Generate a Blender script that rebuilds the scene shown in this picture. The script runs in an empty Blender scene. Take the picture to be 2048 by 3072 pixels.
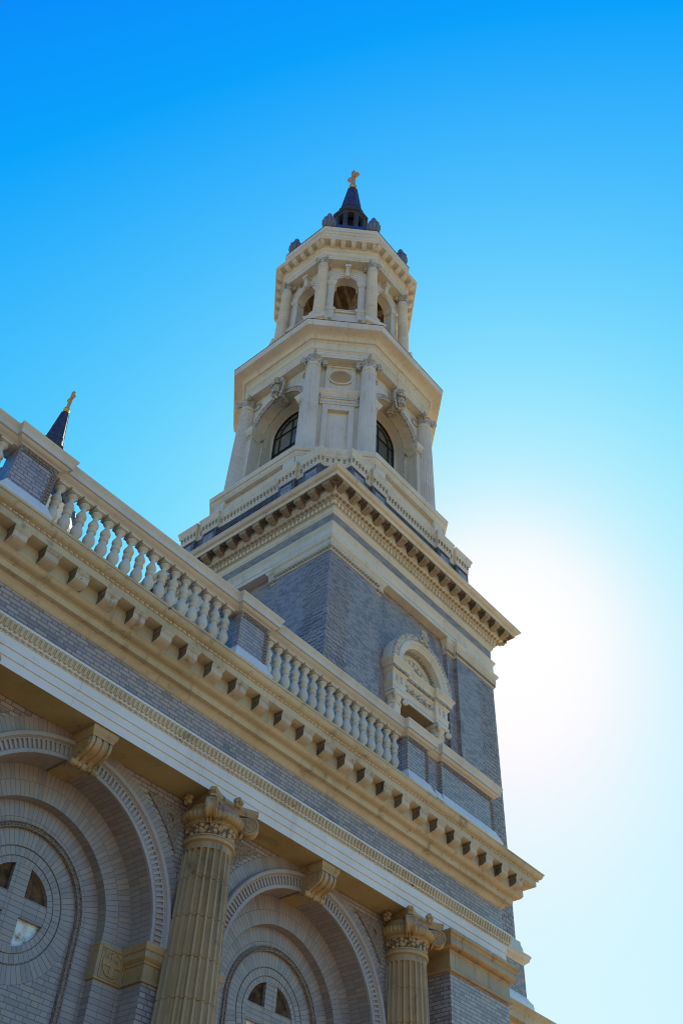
import bpy, bmesh, math, random
from mathutils import Vector, Matrix
from math import sin, cos, pi, radians, sqrt
random.seed(7)
sc = bpy.context.scene
COL = sc.collection

# ------------------------------------------------------------------ camera
cam = bpy.data.cameras.new('camera'); camo = bpy.data.objects.new('camera', cam); COL.objects.link(camo)
sc.camera = camo
yaw, pitch, roll = radians(47.57847849), radians(46.58340444), radians(3.46962038)
F_ = Vector((sin(yaw)*cos(pitch), cos(yaw)*cos(pitch), sin(pitch)))
R0_ = Vector((cos(yaw), -sin(yaw), 0)); U0_ = R0_.cross(F_)
R_ = R0_*cos(roll)+U0_*sin(roll); U_ = U0_*cos(roll)-R0_*sin(roll)
m = Matrix((R_, U_, -F_)).transposed().to_4x4(); m.translation = Vector((0, 0, 1.6))
camo.matrix_world = m
cam.sensor_fit = 'VERTICAL'; cam.sensor_height = 36.0; cam.sensor_width = 24.0
cam.lens = 2871.15/3072*36.0
cam.clip_start = 0.1; cam.clip_end = 5000

# ------------------------------------------------------------------ sky and sun
SKY_RMIN = 0.003
SUN = Vector((0.6764, 0.3859, 0.6273)).normalized()
sun_el = math.asin(SUN.z); sun_az = math.atan2(SUN.x, SUN.y)
world = bpy.data.worlds.new('World'); sc.world = world; world.use_nodes = True
wn, wl = world.node_tree.nodes, world.node_tree.links
wn.clear()
w_out = wn.new('ShaderNodeOutputWorld'); w_bg = wn.new('ShaderNodeBackground')
sky = wn.new('ShaderNodeTexSky'); sky.sky_type = 'NISHITA'; sky.sun_disc = False
sky.sun_elevation = sun_el; sky.sun_rotation = sun_az
sky.altitude = 0; sky.air_density = 1.0; sky.dust_density = 0.3; sky.ozone_density = 3.0
SKY_STRENGTH = 0.15; EXPOSURE = 0.9
w_bg.inputs['Strength'].default_value = SKY_STRENGTH
def wmath(op, a, b=None, c=None, clamp=False):
    n = wn.new('ShaderNodeMath'); n.operation = op; n.use_clamp = clamp
    for i, v in enumerate((a, b, c)):
        if v is None: continue
        if isinstance(v, (int, float)): n.inputs[i].default_value = v
        else: wl.new(v, n.inputs[i])
    return n.outputs[0]
# the photograph's film response to that sky: deep saturated blue away from the sun, shoulders near it
sep = wn.new('ShaderNodeSeparateColor'); wl.new(sky.outputs[0], sep.inputs[0])
def shoulder(x, k, c, top): return wmath('MULTIPLY', wmath('SUBTRACT', 1.0, wmath('EXPONENT', wmath('MULTIPLY', wmath('MAXIMUM', wmath('SUBTRACT', x, c), 0.0), -k))), top)
sr = wmath('MAXIMUM', wmath('MULTIPLY', wmath('SUBTRACT', sep.outputs[0], 1.0), 0.2), SKY_RMIN)
sg = shoulder(sep.outputs[1], 0.78, 1.05, 0.94)
sb = shoulder(sep.outputs[2], 1.2, 0.0, 0.99)
# aureole of bright haze round the sun (depends only on the direction to the sun)
tc_ = wn.new('ShaderNodeTexCoord')
nrm = wn.new('ShaderNodeVectorMath'); nrm.operation = 'NORMALIZE'; wl.new(tc_.outputs['Generated'], nrm.inputs[0])
dot = wn.new('ShaderNodeVectorMath'); dot.operation = 'DOT_PRODUCT'; dot.inputs[1].default_value = SUN
wl.new(nrm.outputs[0], dot.inputs[0])
ang = wmath('ARCCOSINE', wmath('MINIMUM', dot.outputs['Value'], 0.99999))
def lobe(sig, amp):
    q = wmath('DIVIDE', ang, sig)
    return wmath('MULTIPLY', wmath('EXPONENT', wmath('MULTIPLY', wmath('MULTIPLY', q, q), -0.5)), amp)
glow = wmath('SUBTRACT', 1.0, wmath('EXPONENT', wmath('MULTIPLY', lobe(radians(3.25), 3.8), -1.0)))
scale_ = 1.0/(SKY_STRENGTH*2**EXPOSURE)
cmb = wn.new('ShaderNodeCombineColor')
for i, ch in enumerate((sr, sg, sb)):
    wl.new(wmath('MULTIPLY', wmath('ADD', ch, wmath('MULTIPLY', wmath('SUBTRACT', 1.0, ch), glow)), scale_), cmb.inputs[i])
wl.new(cmb.outputs[0], w_bg.inputs['Color']); wl.new(w_bg.outputs[0], w_out.inputs[0])

sl = bpy.data.lights.new('sun', 'SUN'); sl.energy = 4.5; sl.angle = radians(0.53); sl.color = (1.0, 0.92, 0.78)
so = bpy.data.objects.new('sun', sl); COL.objects.link(so); so.location = SUN*90
so.rotation_euler = (-SUN).to_track_quat('-Z', 'Y').to_euler()
sc.view_settings.view_transform = 'Standard'; sc.view_settings.look = 'None'
sc.view_settings.exposure = EXPOSURE; sc.view_settings.gamma = 1.0
sc.cycles.max_bounces = 8; sc.cycles.diffuse_bounces = 5; sc.cycles.glossy_bounces = 3
sc.cycles.sample_clamp_indirect = 8.0; sc.cycles.filter_width = 1.05

# ------------------------------------------------------------------ materials
def mat_new(name):
    mt = bpy.data.materials.new(name); mt.use_nodes = True
    nt = mt.node_tree; b = nt.nodes['Principled BSDF']
    return mt, nt, b
class NT:
    def __init__(s, nt): s.nt = nt; s.n = nt.nodes; s.l = nt.links
    def m(s, op, a, b=None, c=None, clamp=False):
        n = s.n.new('ShaderNodeMath'); n.operation = op; n.use_clamp = clamp
        for i, v in enumerate((a, b, c)):
            if v is None: continue
            if isinstance(v, (int, float)): n.inputs[i].default_value = v
            else: s.l.new(v, n.inputs[i])
        return n.outputs[0]
    def coord(s, kind='Object'): return s.n.new('ShaderNodeTexCoord').outputs[kind]
    def mapping(s, vec, scale):
        n = s.n.new('ShaderNodeMapping'); s.l.new(vec, n.inputs[0]); n.inputs['Scale'].default_value = scale; return n.outputs[0]
    def noise(s, vec, scale, detail=4, rough=0.55):
        n = s.n.new('ShaderNodeTexNoise'); s.l.new(vec, n.inputs['Vector'])
        n.inputs['Scale'].default_value = scale; n.inputs['Detail'].default_value = detail; n.inputs['Roughness'].default_value = rough
        return n.outputs[0]
    def ramp(s, fac, stops):
        n = s.n.new('ShaderNodeValToRGB'); s.l.new(fac, n.inputs[0]); e = n.color_ramp.elements
        while len(e) < len(stops): e.new(0.5)
        for el, (p, c) in zip(e, stops): el.position = p; el.color = (*c, 1) if len(c) == 3 else c
        return n.outputs[0]
    def mix(s, f, a, b, mode='MIX'):
        n = s.n.new('ShaderNodeMix'); n.data_type = 'RGBA'; n.blend_type = mode
        for i, v in ((0, f), (6, a), (7, b)):
            if isinstance(v, (int, float)): n.inputs[i].default_value = v
            elif isinstance(v, tuple): n.inputs[i].default_value = (*v, 1)
            else: s.l.new(v, n.inputs[i])
        return n.outputs[2]
    def bump(s, h, strength, dist, base=None):
        n = s.n.new('ShaderNodeBump'); s.l.new(h, n.inputs['Height'])
        n.inputs['Strength'].default_value = strength; n.inputs['Distance'].default_value = dist
        if base: s.l.new(base, n.inputs['Normal'])
        return n.outputs[0]
def smooth(k, x, a, b):
    n = k.n.new('ShaderNodeMapRange'); n.interpolation_type = 'SMOOTHSTEP'; k.l.new(x, n.inputs[0])
    n.inputs[1].default_value = a; n.inputs[2].default_value = b
    return n.outputs[0]

def stone_mat(name, base, dark, stain, stain_amt=0.35, rough=0.6, streak=0.5, spots=0.0, spec=0.3, grain=0.006, joint=0.0):
    mt, nt, b = mat_new(name); k = NT(nt)
    o0 = k.coord(); oi = k.n.new('ShaderNodeObjectInfo')
    va = k.n.new('ShaderNodeVectorMath'); va.operation = 'ADD'; k.l.new(o0, va.inputs[0])
    cx = k.n.new('ShaderNodeCombineXYZ'); k.l.new(k.m('MULTIPLY', oi.outputs['Random'], 37.0), cx.inputs[0]); k.l.new(k.m('MULTIPLY', oi.outputs['Random'], 11.0), cx.inputs[2])
    k.l.new(cx.outputs[0], va.inputs[1]); o = va.outputs[0]
    big = k.noise(o, 0.7, 5, 0.6); med = k.noise(o, 5.0, 5, 0.65); fine = k.noise(o, 60.0, 3)
    st = k.noise(k.mapping(o, (7.0, 7.0, 0.45)), 1.0, 5, 0.65)
    c = k.mix(smooth(k, big, 0.35, 0.72), base, dark)
    c = k.mix(k.m('MULTIPLY', smooth(k, med, 0.5, 0.75), 0.5), c, dark)
    c = k.mix(k.m('MULTIPLY', k.m('MULTIPLY', smooth(k, st, 0.52, 0.78), smooth(k, big, 0.3, 0.6)), streak), c, stain)
    sp = smooth(k, k.noise(o, 2.2, 6, 0.72), 0.565, 0.68)
    c = k.mix(k.m('MULTIPLY', sp, stain_amt), c, stain)
    if spots:
        sp2 = smooth(k, k.noise(o, 3.3, 5, 0.75), 0.665, 0.70)
        c = k.mix(k.m('MULTIPLY', sp2, spots), c, (0.05, 0.04, 0.03))
    if joint:                                    # fine mortar joints between the blocks
        sp = k.n.new('ShaderNodeSeparateXYZ'); k.l.new(o0, sp.inputs[0])
        q = k.m('FLOORED_MODULO', k.m('ADD', sp.outputs[0], k.m('MULTIPLY', sp.outputs[1], 1.0)), joint)
        c = k.mix(k.m('MULTIPLY', k.m('LESS_THAN', q, 0.007), 0.35), c, (0.14, 0.11, 0.075))
    nt.links.new(c, b.inputs['Base Color'])
    b.inputs['Roughness'].default_value = rough
    b.inputs['Specular IOR Level'].default_value = spec
    nt.links.new(k.bump(k.m('ADD', fine, k.m('MULTIPLY', med, 1.5)), 0.35, grain), b.inputs['Normal'])
    return mt

def carved_mat(name, light, dark, scale=14.0, stretch=(1, 1, 1)):
    """Shallow carved leaf ornament: relief as bump, grime of its own in the cuts."""
    mt, nt, b = mat_new(name); k = NT(nt)
    o = k.mapping(k.coord(), stretch)
    v = k.n.new('ShaderNodeTexVoronoi'); v.feature = 'F1'; v.inputs['Scale'].default_value = scale; k.l.new(o, v.inputs['Vector'])
    n2 = k.noise(o, scale*1.7, 3)
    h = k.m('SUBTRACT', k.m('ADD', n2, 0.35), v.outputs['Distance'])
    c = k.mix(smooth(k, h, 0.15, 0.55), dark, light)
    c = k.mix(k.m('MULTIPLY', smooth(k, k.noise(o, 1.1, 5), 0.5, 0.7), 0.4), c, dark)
    nt.links.new(c, b.inputs['Base Color']); b.inputs['Roughness'].default_value = 0.65
    nt.links.new(k.bump(h, 0.9, 0.02), b.inputs['Normal'])
    return mt

def brick_mat(name, cols, mortar, S=0.215, H=0.108, h=0.067, mw=0.0055, patch=(0.2, 0.24, 0.25), patch_amt=0.5, rough=0.38, var=1.0, spec=0.5, hi=0.64):
    """Flemish bond in UV metres: u along the course, v up."""
    mt, nt, b = mat_new(name); k = NT(nt)
    sep = k.n.new('ShaderNodeSeparateXYZ'); k.l.new(k.coord('UV'), sep.inputs[0]); u, v = sep.outputs[0], sep.outputs[1]
    row = k.m('FLOOR', k.m('DIVIDE', v, h)); fv = k.m('SUBTRACT', v, k.m('MULTIPLY', row, h))
    u2 = k.m('ADD', u, k.m('MULTIPLY', k.m('FLOORED_MODULO', row, 2.0), (S+H)/2))
    kk = k.m('FLOOR', k.m('DIVIDE', u2, S+H)); t = k.m('SUBTRACT', u2, k.m('MULTIPLY', kk, S+H))
    ish = k.m('GREATER_THAN', t, S)
    x = k.m('SUBTRACT', t, k.m('MULTIPLY', ish, S)); w = k.m('SUBTRACT', S, k.m('MULTIPLY', ish, S-H))
    dx = k.m('MINIMUM', x, k.m('SUBTRACT', w, x)); dy = k.m('MINIMUM', fv, k.m('SUBTRACT', h, fv))
    d = k.m('MINIMUM', dx, dy)
    brick = smooth(k, d, mw*0.6, mw*1.5)
    comb = k.n.new('ShaderNodeCombineXYZ'); k.l.new(k.m('ADD', k.m('MULTIPLY', kk, 2.0), ish), comb.inputs[0]); k.l.new(row, comb.inputs[1])
    wnz = k.n.new('ShaderNodeTexWhiteNoise'); wnz.noise_dimensions = '2D'; k.l.new(comb.outputs[0], wnz.inputs['Vector'])
    o = k.coord()
    big = k.noise(o, 0.8, 5, 0.6); med = k.noise(o, 9.0, 4)
    f = k.m('ADD', k.m('MULTIPLY', k.m('SUBTRACT', wnz.outputs[0], 0.5), var), k.m('ADD', k.m('MULTIPLY', k.m('SUBTRACT', big, 0.5), 0.8), 0.5), clamp=True)
    n = len(cols); c = k.ramp(f, [(i/(n-1), cc) for i, cc in enumerate(cols)])
    c = k.mix(k.m('MULTIPLY', smooth(k, med, 0.45, 0.8), 0.25), c, cols[0])
    pt = smooth(k, k.noise(o, 0.9, 7, 0.72), hi, hi+0.035)
    c = k.mix(k.m('MULTIPLY', pt, patch_amt), c, patch)
    c = k.mix(brick, mortar, c)
    nt.links.new(c, b.inputs['Base Color'])
    b.inputs['Roughness'].default_value = rough; b.inputs['Specular IOR Level'].default_value = spec
    hgt = k.m('ADD', k.m('MULTIPLY', brick, 1.0), k.m('ADD', k.m('MULTIPLY', wnz.outputs[0], 0.35), k.m('MULTIPLY', med, 0.4)))
    nt.links.new(k.bump(hgt, 0.6, 0.006), b.inputs['Normal'])
    return mt

def plain_mat(name, c1, c2, rough=0.5, metal=0.0, scale=6.0, spec=0.5, bump=0.2):
    mt, nt, b = mat_new(name); k = NT(nt); o = k.coord()
    nz = k.noise(o, scale, 5, 0.6)
    nt.links.new(k.mix(smooth(k, nz, 0.35, 0.7), c1, c2), b.inputs['Base Color'])
    b.inputs['Roughness'].default_value = rough; b.inputs['Metallic'].default_value = metal; b.inputs['Specular IOR Level'].default_value = spec
    nt.links.new(k.bump(k.noise(o, scale*5, 3), bump, 0.01), b.inputs['Normal'])
    return mt

M = {}
M['cream'] = stone_mat('cream_painted_stone', (0.68, 0.61, 0.49), (0.57, 0.50, 0.39), (0.34, 0.27, 0.18), 0.22, 0.55, 0.35, 0.0)
M['cream_worn'] = stone_mat('worn_cream_stone', (0.59, 0.49, 0.325), (0.45, 0.365, 0.225), (0.22, 0.155, 0.085), 0.6, 0.6, 0.7, 0.9, joint=2.9)
M['ochre'] = stone_mat('ochre_soffit_paint', (0.50, 0.37, 0.17), (0.38, 0.27, 0.12), (0.16, 0.11, 0.05), 0.45, 0.6, 0.2)  # soffit yellower and darker than the fascia
M['sooty'] = stone_mat('soot_stained_stone', (0.58, 0.50, 0.37), (0.42, 0.34, 0.23), (0.10, 0.07, 0.045), 0.7, 0.7, 0.9, 0.9)
M['white'] = stone_mat('white_painted_stone', (0.74, 0.71, 0.66), (0.66, 0.62, 0.56), (0.42, 0.36, 0.27), 0.22, 0.5, 0.35, 0.3, joint=2.36)
M['tower_cream'] = stone_mat('tower_cream_paint', (0.74, 0.66, 0.51), (0.64, 0.565, 0.425), (0.32, 0.24, 0.15), 0.25, 0.55, 0.6, 0.45)
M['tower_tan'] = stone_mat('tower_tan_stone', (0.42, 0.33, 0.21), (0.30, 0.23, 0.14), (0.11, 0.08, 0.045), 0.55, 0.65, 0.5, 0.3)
M['gold_stone'] = stone_mat('golden_terracotta', (0.47, 0.305, 0.14), (0.35, 0.225, 0.10), (0.09, 0.055, 0.03), 0.6, 0.42, 1.0, 0.4, 0.5)
M['gold_carved'] = carved_mat('carved_golden_terracotta', (0.52, 0.36, 0.18), (0.16, 0.10, 0.05), 16.0)
M['cream_carved'] = carved_mat('carved_cream_stone', (0.70, 0.62, 0.46), (0.32, 0.25, 0.16), 14.0)
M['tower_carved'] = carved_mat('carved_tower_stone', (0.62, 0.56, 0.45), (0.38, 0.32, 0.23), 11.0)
M['brown_carved'] = carved_mat('carved_brown_terracotta', (0.35, 0.28, 0.22), (0.22, 0.17, 0.13), 34.0)
M['brick'] = brick_mat('glazed_grey_brick', [(0.26, 0.22, 0.215), (0.355, 0.305, 0.295), (0.40, 0.345, 0.325), (0.42, 0.335, 0.265)], (0.125, 0.105, 0.10), patch=(0.16, 0.165, 0.165), patch_amt=0.6, hi=0.6)
M['brick_arch'] = brick_mat('glazed_arch_brick', [(0.275, 0.23, 0.215), (0.32, 0.27, 0.25), (0.35, 0.295, 0.27), (0.36, 0.29, 0.235)], (0.185, 0.15, 0.13), S=0.22, H=0.22, h=0.072, mw=0.0032, patch_amt=0.0)
M['brick_soft'] = brick_mat('pale_jointed_brick', [(0.275, 0.23, 0.215), (0.32, 0.27, 0.25), (0.35, 0.295, 0.27), (0.36, 0.29, 0.235)], (0.165, 0.135, 0.12), mw=0.0036, patch_amt=0.0)
M['brick_tower'] = brick_mat('tower_grey_brick', [(0.22, 0.195, 0.185), (0.31, 0.275, 0.26), (0.38, 0.335, 0.31), (0.42, 0.33, 0.25)], (0.15, 0.135, 0.13), h=0.072, mw=0.006, rough=0.5, patch=(0.13, 0.12, 0.125), patch_amt=0.55, var=1.15, hi=0.56)
M['brick_dark'] = brick_mat('dark_attic_brick', [(0.09, 0.08, 0.08), (0.13, 0.12, 0.115), (0.16, 0.14, 0.13)], (0.035, 0.033, 0.033), S=0.3, H=0.3, h=0.13, mw=0.012, rough=0.6, patch_amt=0.0)
M['lead'] = plain_mat('blue_lead_sheet', (0.035, 0.04, 0.05), (0.065, 0.07, 0.08), 0.6, 0.0, 2.5, 0.25)
M['lead_grey'] = plain_mat('grey_lead_casting', (0.12, 0.13, 0.14), (0.20, 0.20, 0.20), 0.5, 0.0, 5.0)
M['gilt'] = plain_mat('gilded_metal', (0.70, 0.40, 0.05), (0.48, 0.27, 0.05), 0.35, 0.35, 4.0)
M['iron'] = plain_mat('dark_green_iron', (0.012, 0.02, 0.018), (0.02, 0.03, 0.027), 0.45, 0.0, 5.0)
M['pane'] = plain_mat('dusty_glass', (0.11, 0.095, 0.07), (0.22, 0.19, 0.14), 0.25, 0.0, 0.8, 0.3, 0.03)  # tan reflections put into the glass colour
M['onyx'] = plain_mat('brown_onyx_pane', (0.05, 0.028, 0.018), (0.16, 0.095, 0.055), 0.6, 0.0, 7.0, 0.03, 0.05)
M['marble'] = plain_mat('brown_marble', (0.07, 0.045, 0.03), (0.26, 0.17, 0.10), 0.25, 0.0, 5.0, 0.5, 0.05)
M['wood'] = plain_mat('brown_timber', (0.30, 0.21, 0.12), (0.46, 0.35, 0.22), 0.8, 0.0, 3.0, 0.2)
M['gutter'] = plain_mat('dark_gutter_metal', (0.03, 0.03, 0.032), (0.09, 0.06, 0.045), 0.6, 0.0, 8.0)
M['black'] = plain_mat('unlit_interior', (0.02, 0.02, 0.02), (0.03, 0.03, 0.03), 0.9, 0.0, 1.0, 0.1)
M['slate'] = plain_mat('grey_slate', (0.07, 0.07, 0.075), (0.12, 0.12, 0.12), 0.7, 0.0, 3.0, 0.3)
M['roof'] = plain_mat('flat_roof_felt', (0.18, 0.17, 0.16), (0.25, 0.24, 0.22), 0.9, 0.0, 1.0, 0.1)
def pale_mat():
    mt, nt, b = mat_new('pale_onyx_pane'); k = NT(nt); o = k.coord()
    nz = k.noise(o, 4.0, 6, 0.7)
    nt.links.new(k.ramp(nz, [(0.36, (0.16, 0.07, 0.02)), (0.45, (0.6, 0.55, 0.42)), (0.55, (0.8, 0.82, 0.8))]), b.inputs['Base Color'])  # bright sky reflection painted into the lower panes, brown edges
    b.inputs['Roughness'].default_value = 0.15
    return mt
M['pale'] = pale_mat()
def ground_mat(name, c1, c2, sc1):
    mt, nt, b = mat_new(name); k = NT(nt); o = k.coord()
    c = k.mix(smooth(k, k.noise(o, 0.12, 6, 0.6), 0.35, 0.7), c1, c2)
    c = k.mix(k.m('MULTIPLY', k.noise(o, sc1, 3), 0.4), c, (c1[0]*0.6, c1[1]*0.6, c1[2]*0.6))
    nt.links.new(c, b.inputs['Base Color']); b.inputs['Roughness'].default_value = 0.85
    nt.links.new(k.bump(k.noise(o, 40.0, 3), 0.4, 0.01), b.inputs['Normal'])
    return mt
M['paving'] = ground_mat('pale_paving', (0.33, 0.225, 0.105), (0.27, 0.185, 0.09), 3.0)
M['asphalt'] = ground_mat('asphalt', (0.07, 0.068, 0.065), (0.05, 0.05, 0.05), 6.0)

# ------------------------------------------------------------------ mesh building
def off_poly(pts, p, closed=True):
    """Offset a counter-clockwise polygon (or open path, outside on its right) outward by p with mitred corners."""
    n = len(pts); out = []
    for i in range(n):
        a = pts[i-1] if (closed or i > 0) else None
        b = pts[i]
        c = pts[(i+1) % n] if (closed or i < n-1) else None
        def nor(q, r):
            dx, dy = r[0]-q[0], r[1]-q[1]; L = math.hypot(dx, dy); return (dy/L, -dx/L)
        n1 = nor(a, b) if a else None; n2 = nor(b, c) if c else None
        if n1 is None: n1 = n2
        if n2 is None: n2 = n1
        k = 1+n1[0]*n2[0]+n1[1]*n2[1]
        if k < 1e-6: k = 1e-6
        out.append((b[0]+p*(n1[0]+n2[0])/k, b[1]+p*(n1[1]+n2[1])/k))
    return out

def rect(x0, x1, y0, y1): return [(x0, y0), (x1, y0), (x1, y1), (x0, y1)]

class MB:
    def __init__(s): s.v = []; s.f = []; s.uv = []
    def poly(s, pts, uv=None):
        i = len(s.v); s.v += [tuple(p) for p in pts]; s.f.append(tuple(range(i, i+len(pts)))); s.uv.append(uv)
    def box(s, x0, x1, y0, y1, z0, z1):
        P = [(x0,y0,z0),(x1,y0,z0),(x1,y1,z0),(x0,y1,z0),(x0,y0,z1),(x1,y0,z1),(x1,y1,z1),(x0,y1,z1)]
        for q in ((0,3,2,1),(4,5,6,7),(0,1,5,4),(1,2,6,5),(2,3,7,6),(3,0,4,7)): s.poly([P[i] for i in q])
    def ring(s, plan, prof, closed=True, cap0=False, cap1=False):
        """Sweep a profile [(offset, z)] round a plan polygon."""
        R = [[(x, y, z) for x, y in off_poly(plan, p, closed)] for p, z in prof]
        n = len(plan); m_ = n if closed else n-1
        for a, b in zip(R, R[1:]):
            for i in range(m_):
                j = (i+1) % n; s.poly([a[i], a[j], b[j], b[i]])
        if cap0: s.poly(R[0][::-1])
        if cap1: s.poly(R[-1])
    def lathe(s, prof, n=24, c=(0, 0, 0), rf=None, a0=0.0, a1=2*pi):
        full = abs(a1-a0-2*pi) < 1e-6
        k = n if full else n+1
        R = []
        for r, z in prof:
            row = []
            for i in range(k):
                a = a0+(a1-a0)*i/n
                rr = rf(r, z, a) if rf else r
                row.append((c[0]+rr*cos(a), c[1]+rr*sin(a), c[2]+z))
            R.append(row)
        for A, B in zip(R, R[1:]):
            for i in range(n):
                j = (i+1) % k; s.poly([A[i], A[j], B[j], B[i]])
        if full:
            if prof[0][0] > 1e-4: s.poly(R[0][::-1])
            if prof[-1][0] > 1e-4: s.poly(R[-1])
    def ellipsoid(s, c, r, n=10, m_=7):
        prev = None
        for i in range(m_+1):
            t = -pi/2+pi*i/m_; z = sin(t); q = cos(t)
            row = [(c[0]+r[0]*q*cos(2*pi*j/n), c[1]+r[1]*q*sin(2*pi*j/n), c[2]+r[2]*z) for j in range(n)]
            if prev:
                for j in range(n):
                    s.poly([prev[j], prev[(j+1) % n], row[(j+1) % n], row[j]])
            prev = row
    def tube(s, path, r, n=8, close=False):
        P = [Vector(p) for p in path]; rows = []
        L = len(P)
        for i, p in enumerate(P):
            if close: d = P[(i+1) % L]-P[i-1]
            else: d = P[min(i+1, L-1)]-P[max(i-1, 0)]
            d.normalize(); a = d.cross(Vector((0.31, 0.17, 0.93))); a.normalize(); b = d.cross(a)
            rr = r[i] if isinstance(r, (list, tuple)) else r
            rows.append([tuple(p+a*rr*cos(2*pi*j/n)+b*rr*sin(2*pi*j/n)) for j in range(n)])
        for i in range(L if close else L-1):
            A, B = rows[i], rows[(i+1) % L]
            for j in range(n): s.poly([A[j], A[(j+1) % n], B[(j+1) % n], B[j]])
        if not close: s.poly(rows[0][::-1]); s.poly(rows[-1])
    def arc(s, prof, xc, zc, a0=0.0, a1=pi, n=48, jamb=None, vr=None):
        """Sweep [(r, y)] about (xc, zc) in the XZ plane; jamb carries both legs down to that height."""
        closed = abs(a1-a0-2*pi) < 1e-6
        d = 0.0; pr = prof[0]
        for q in prof[1:]:
            L = math.hypot(q[0]-pr[0], q[1]-pr[1]); rm = vr or (q[0]+pr[0])/2
            for i in range(n):
                t0 = a0+(a1-a0)*i/n; t1 = a0+(a1-a0)*(i+1)/n
                pts = [(xc+pr[0]*cos(t0), pr[1], zc+pr[0]*sin(t0)), (xc+pr[0]*cos(t1), pr[1], zc+pr[0]*sin(t1)),
                       (xc+q[0]*cos(t1), q[1], zc+q[0]*sin(t1)), (xc+q[0]*cos(t0), q[1], zc+q[0]*sin(t0))]
                s.poly(pts, [(d, t0*rm), (d, t1*rm), (d+L, t1*rm), (d+L, t0*rm)])
            if jamb is not None:
                for sg in (1, -1):
                    s.poly([(xc+sg*pr[0], pr[1], jamb), (xc+sg*pr[0], pr[1], zc), (xc+sg*q[0], q[1], zc), (xc+sg*q[0], q[1], jamb)])
            d += L; pr = q
    def wall_hole(s, x0, x1, z0, z1, xc, zc, r, y, n=40, sill=None):
        """Flat wall at y with an arched opening; opening runs down to sill (default z0)."""
        sill = z0 if sill is None else sill
        def edge(t):
            c, q = cos(t), sin(t); k = 1e9
            if c > 1e-9: k = min(k, (x1-xc)/c)
            if c < -1e-9: k = min(k, (x0-xc)/c)
            if q > 1e-9: k = min(k, (z1-zc)/q)
            return (xc+k*c, y, zc+k*q)
        ts = sorted(set([pi*i/n for i in range(n+1)]+[math.atan2(z1-zc, x1-xc), math.atan2(z1-zc, x0-xc)]))
        for a, b in zip(ts, ts[1:]):
            s.poly([(xc+r*cos(a), y, zc+r*sin(a)), edge(a), edge(b), (xc+r*cos(b), y, zc+r*sin(b))])
        s.poly([(xc+r, y, sill), (x1, y, sill), (x1, y, zc), (xc+r, y, zc)])
        s.poly([(x0, y, sill), (xc-r, y, sill), (xc-r, y, zc), (x0, y, zc)])
        if sill > z0: s.poly([(x0, y, z0), (x1, y, z0), (x1, y, sill), (x0, y, sill)])
    def prism(s, prof, x0, x1):
        """Extrude a side profile [(y, z)] along x."""
        n = len(prof)
        for i in range(n):
            a, b = prof[i], prof[(i+1) % n]
            s.poly([(x0, *a), (x1, *a), (x1, *b), (x0, *b)])
        s.poly([(x0, *p) for p in prof][::-1]); s.poly([(x1, *p) for p in prof])
    def rot(s, ang, c=(0, 0)):
        ca, sa = cos(ang), sin(ang)
        s.v = [(c[0]+(x-c[0])*ca-(y-c[1])*sa, c[1]+(x-c[0])*sa+(y-c[1])*ca, z) for x, y, z in s.v]; return s
    def move(s, d): s.v = [(x+d[0], y+d[1], z+d[2]) for x, y, z in s.v]; return s
    def add(s, o, ang=0.0):
        k = len(s.v); ca, sa = cos(ang), sin(ang)
        s.v += [(x*ca-y*sa, x*sa+y*ca, z) for x, y, z in o.v]
        s.f += [tuple(i+k for i in f) for f in o.f]; s.uv += list(o.uv); return s
    def mesh(s, name, mat, sharp=35):
        me = bpy.data.meshes.new(name); me.from_pydata(s.v, [], s.f)
        bm = bmesh.new(); bm.from_mesh(me); bm.normal_update(); uvl = bm.loops.layers.uv.new('UVMap')
        bm.faces.ensure_lookup_table()
        for f, u in zip(bm.faces, s.uv):
            if u:
                for lp, q in zip(f.loops, u): lp[uvl].uv = q
            else:
                nx, ny, nz = [abs(q) for q in f.normal]
                for lp in f.loops:
                    x, y, z = lp.vert.co
                    lp[uvl].uv = (y, z) if (nx >= ny and nx >= nz) else ((x, z) if ny >= nz else (x, y))
                    if nx > 0.3 and ny > 0.3: lp[uvl].uv = ((x-y)*0.7071 if f.normal.x*f.normal.y > 0 else (x+y)*0.7071, z)
        bmesh.ops.remove_doubles(bm, verts=bm.verts, dist=2e-4)
        bmesh.ops.recalc_face_normals(bm, faces=bm.faces)
        for f in bm.faces:
            f.smooth = any(len(e.link_faces) == 2 and 0.004 < e.calc_face_angle(9.0) < radians(sharp) for e in f.edges)
        flags = [f.smooth for f in bm.faces]
        bm.to_mesh(me); bm.free(); me.materials.append(mat)
        me.set_sharp_from_angle(angle=radians(sharp))
        me.polygons.foreach_set('use_smooth', flags); me.update()
        return me

BASE = Vector((0, 0, 0))
def second_slot(o, mat, test):
    o.data.materials.append(mat)
    for p in o.data.polygons:
        if test(p): p.material_index = 1

def thing(name, label, cat, loc):
    o = bpy.data.objects.new(name, None); COL.objects.link(o); o.empty_display_size = 0.5
    o.location = loc; o['label'] = label; o['category'] = cat
    return o
def part(name, mb, mat, parent, sharp=35, label=None, local=False):
    if not local: mb.move(-BASE)
    o = bpy.data.objects.new(name, mb.mesh(name, mat, sharp)); COL.objects.link(o); o.parent = parent
    if label: o['label'] = label
    return o
def inst(src, parent, loc=(0, 0, 0), rz=0.0):
    """A copy of a part (sharing its mesh) with copies of its sub-parts."""
    c = src.copy(); COL.objects.link(c); c.parent = parent
    c.location = loc; c.rotation_euler = (0, 0, rz)
    for ch in src.children:
        d = ch.copy(); COL.objects.link(d); d.parent = c
    return c

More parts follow.
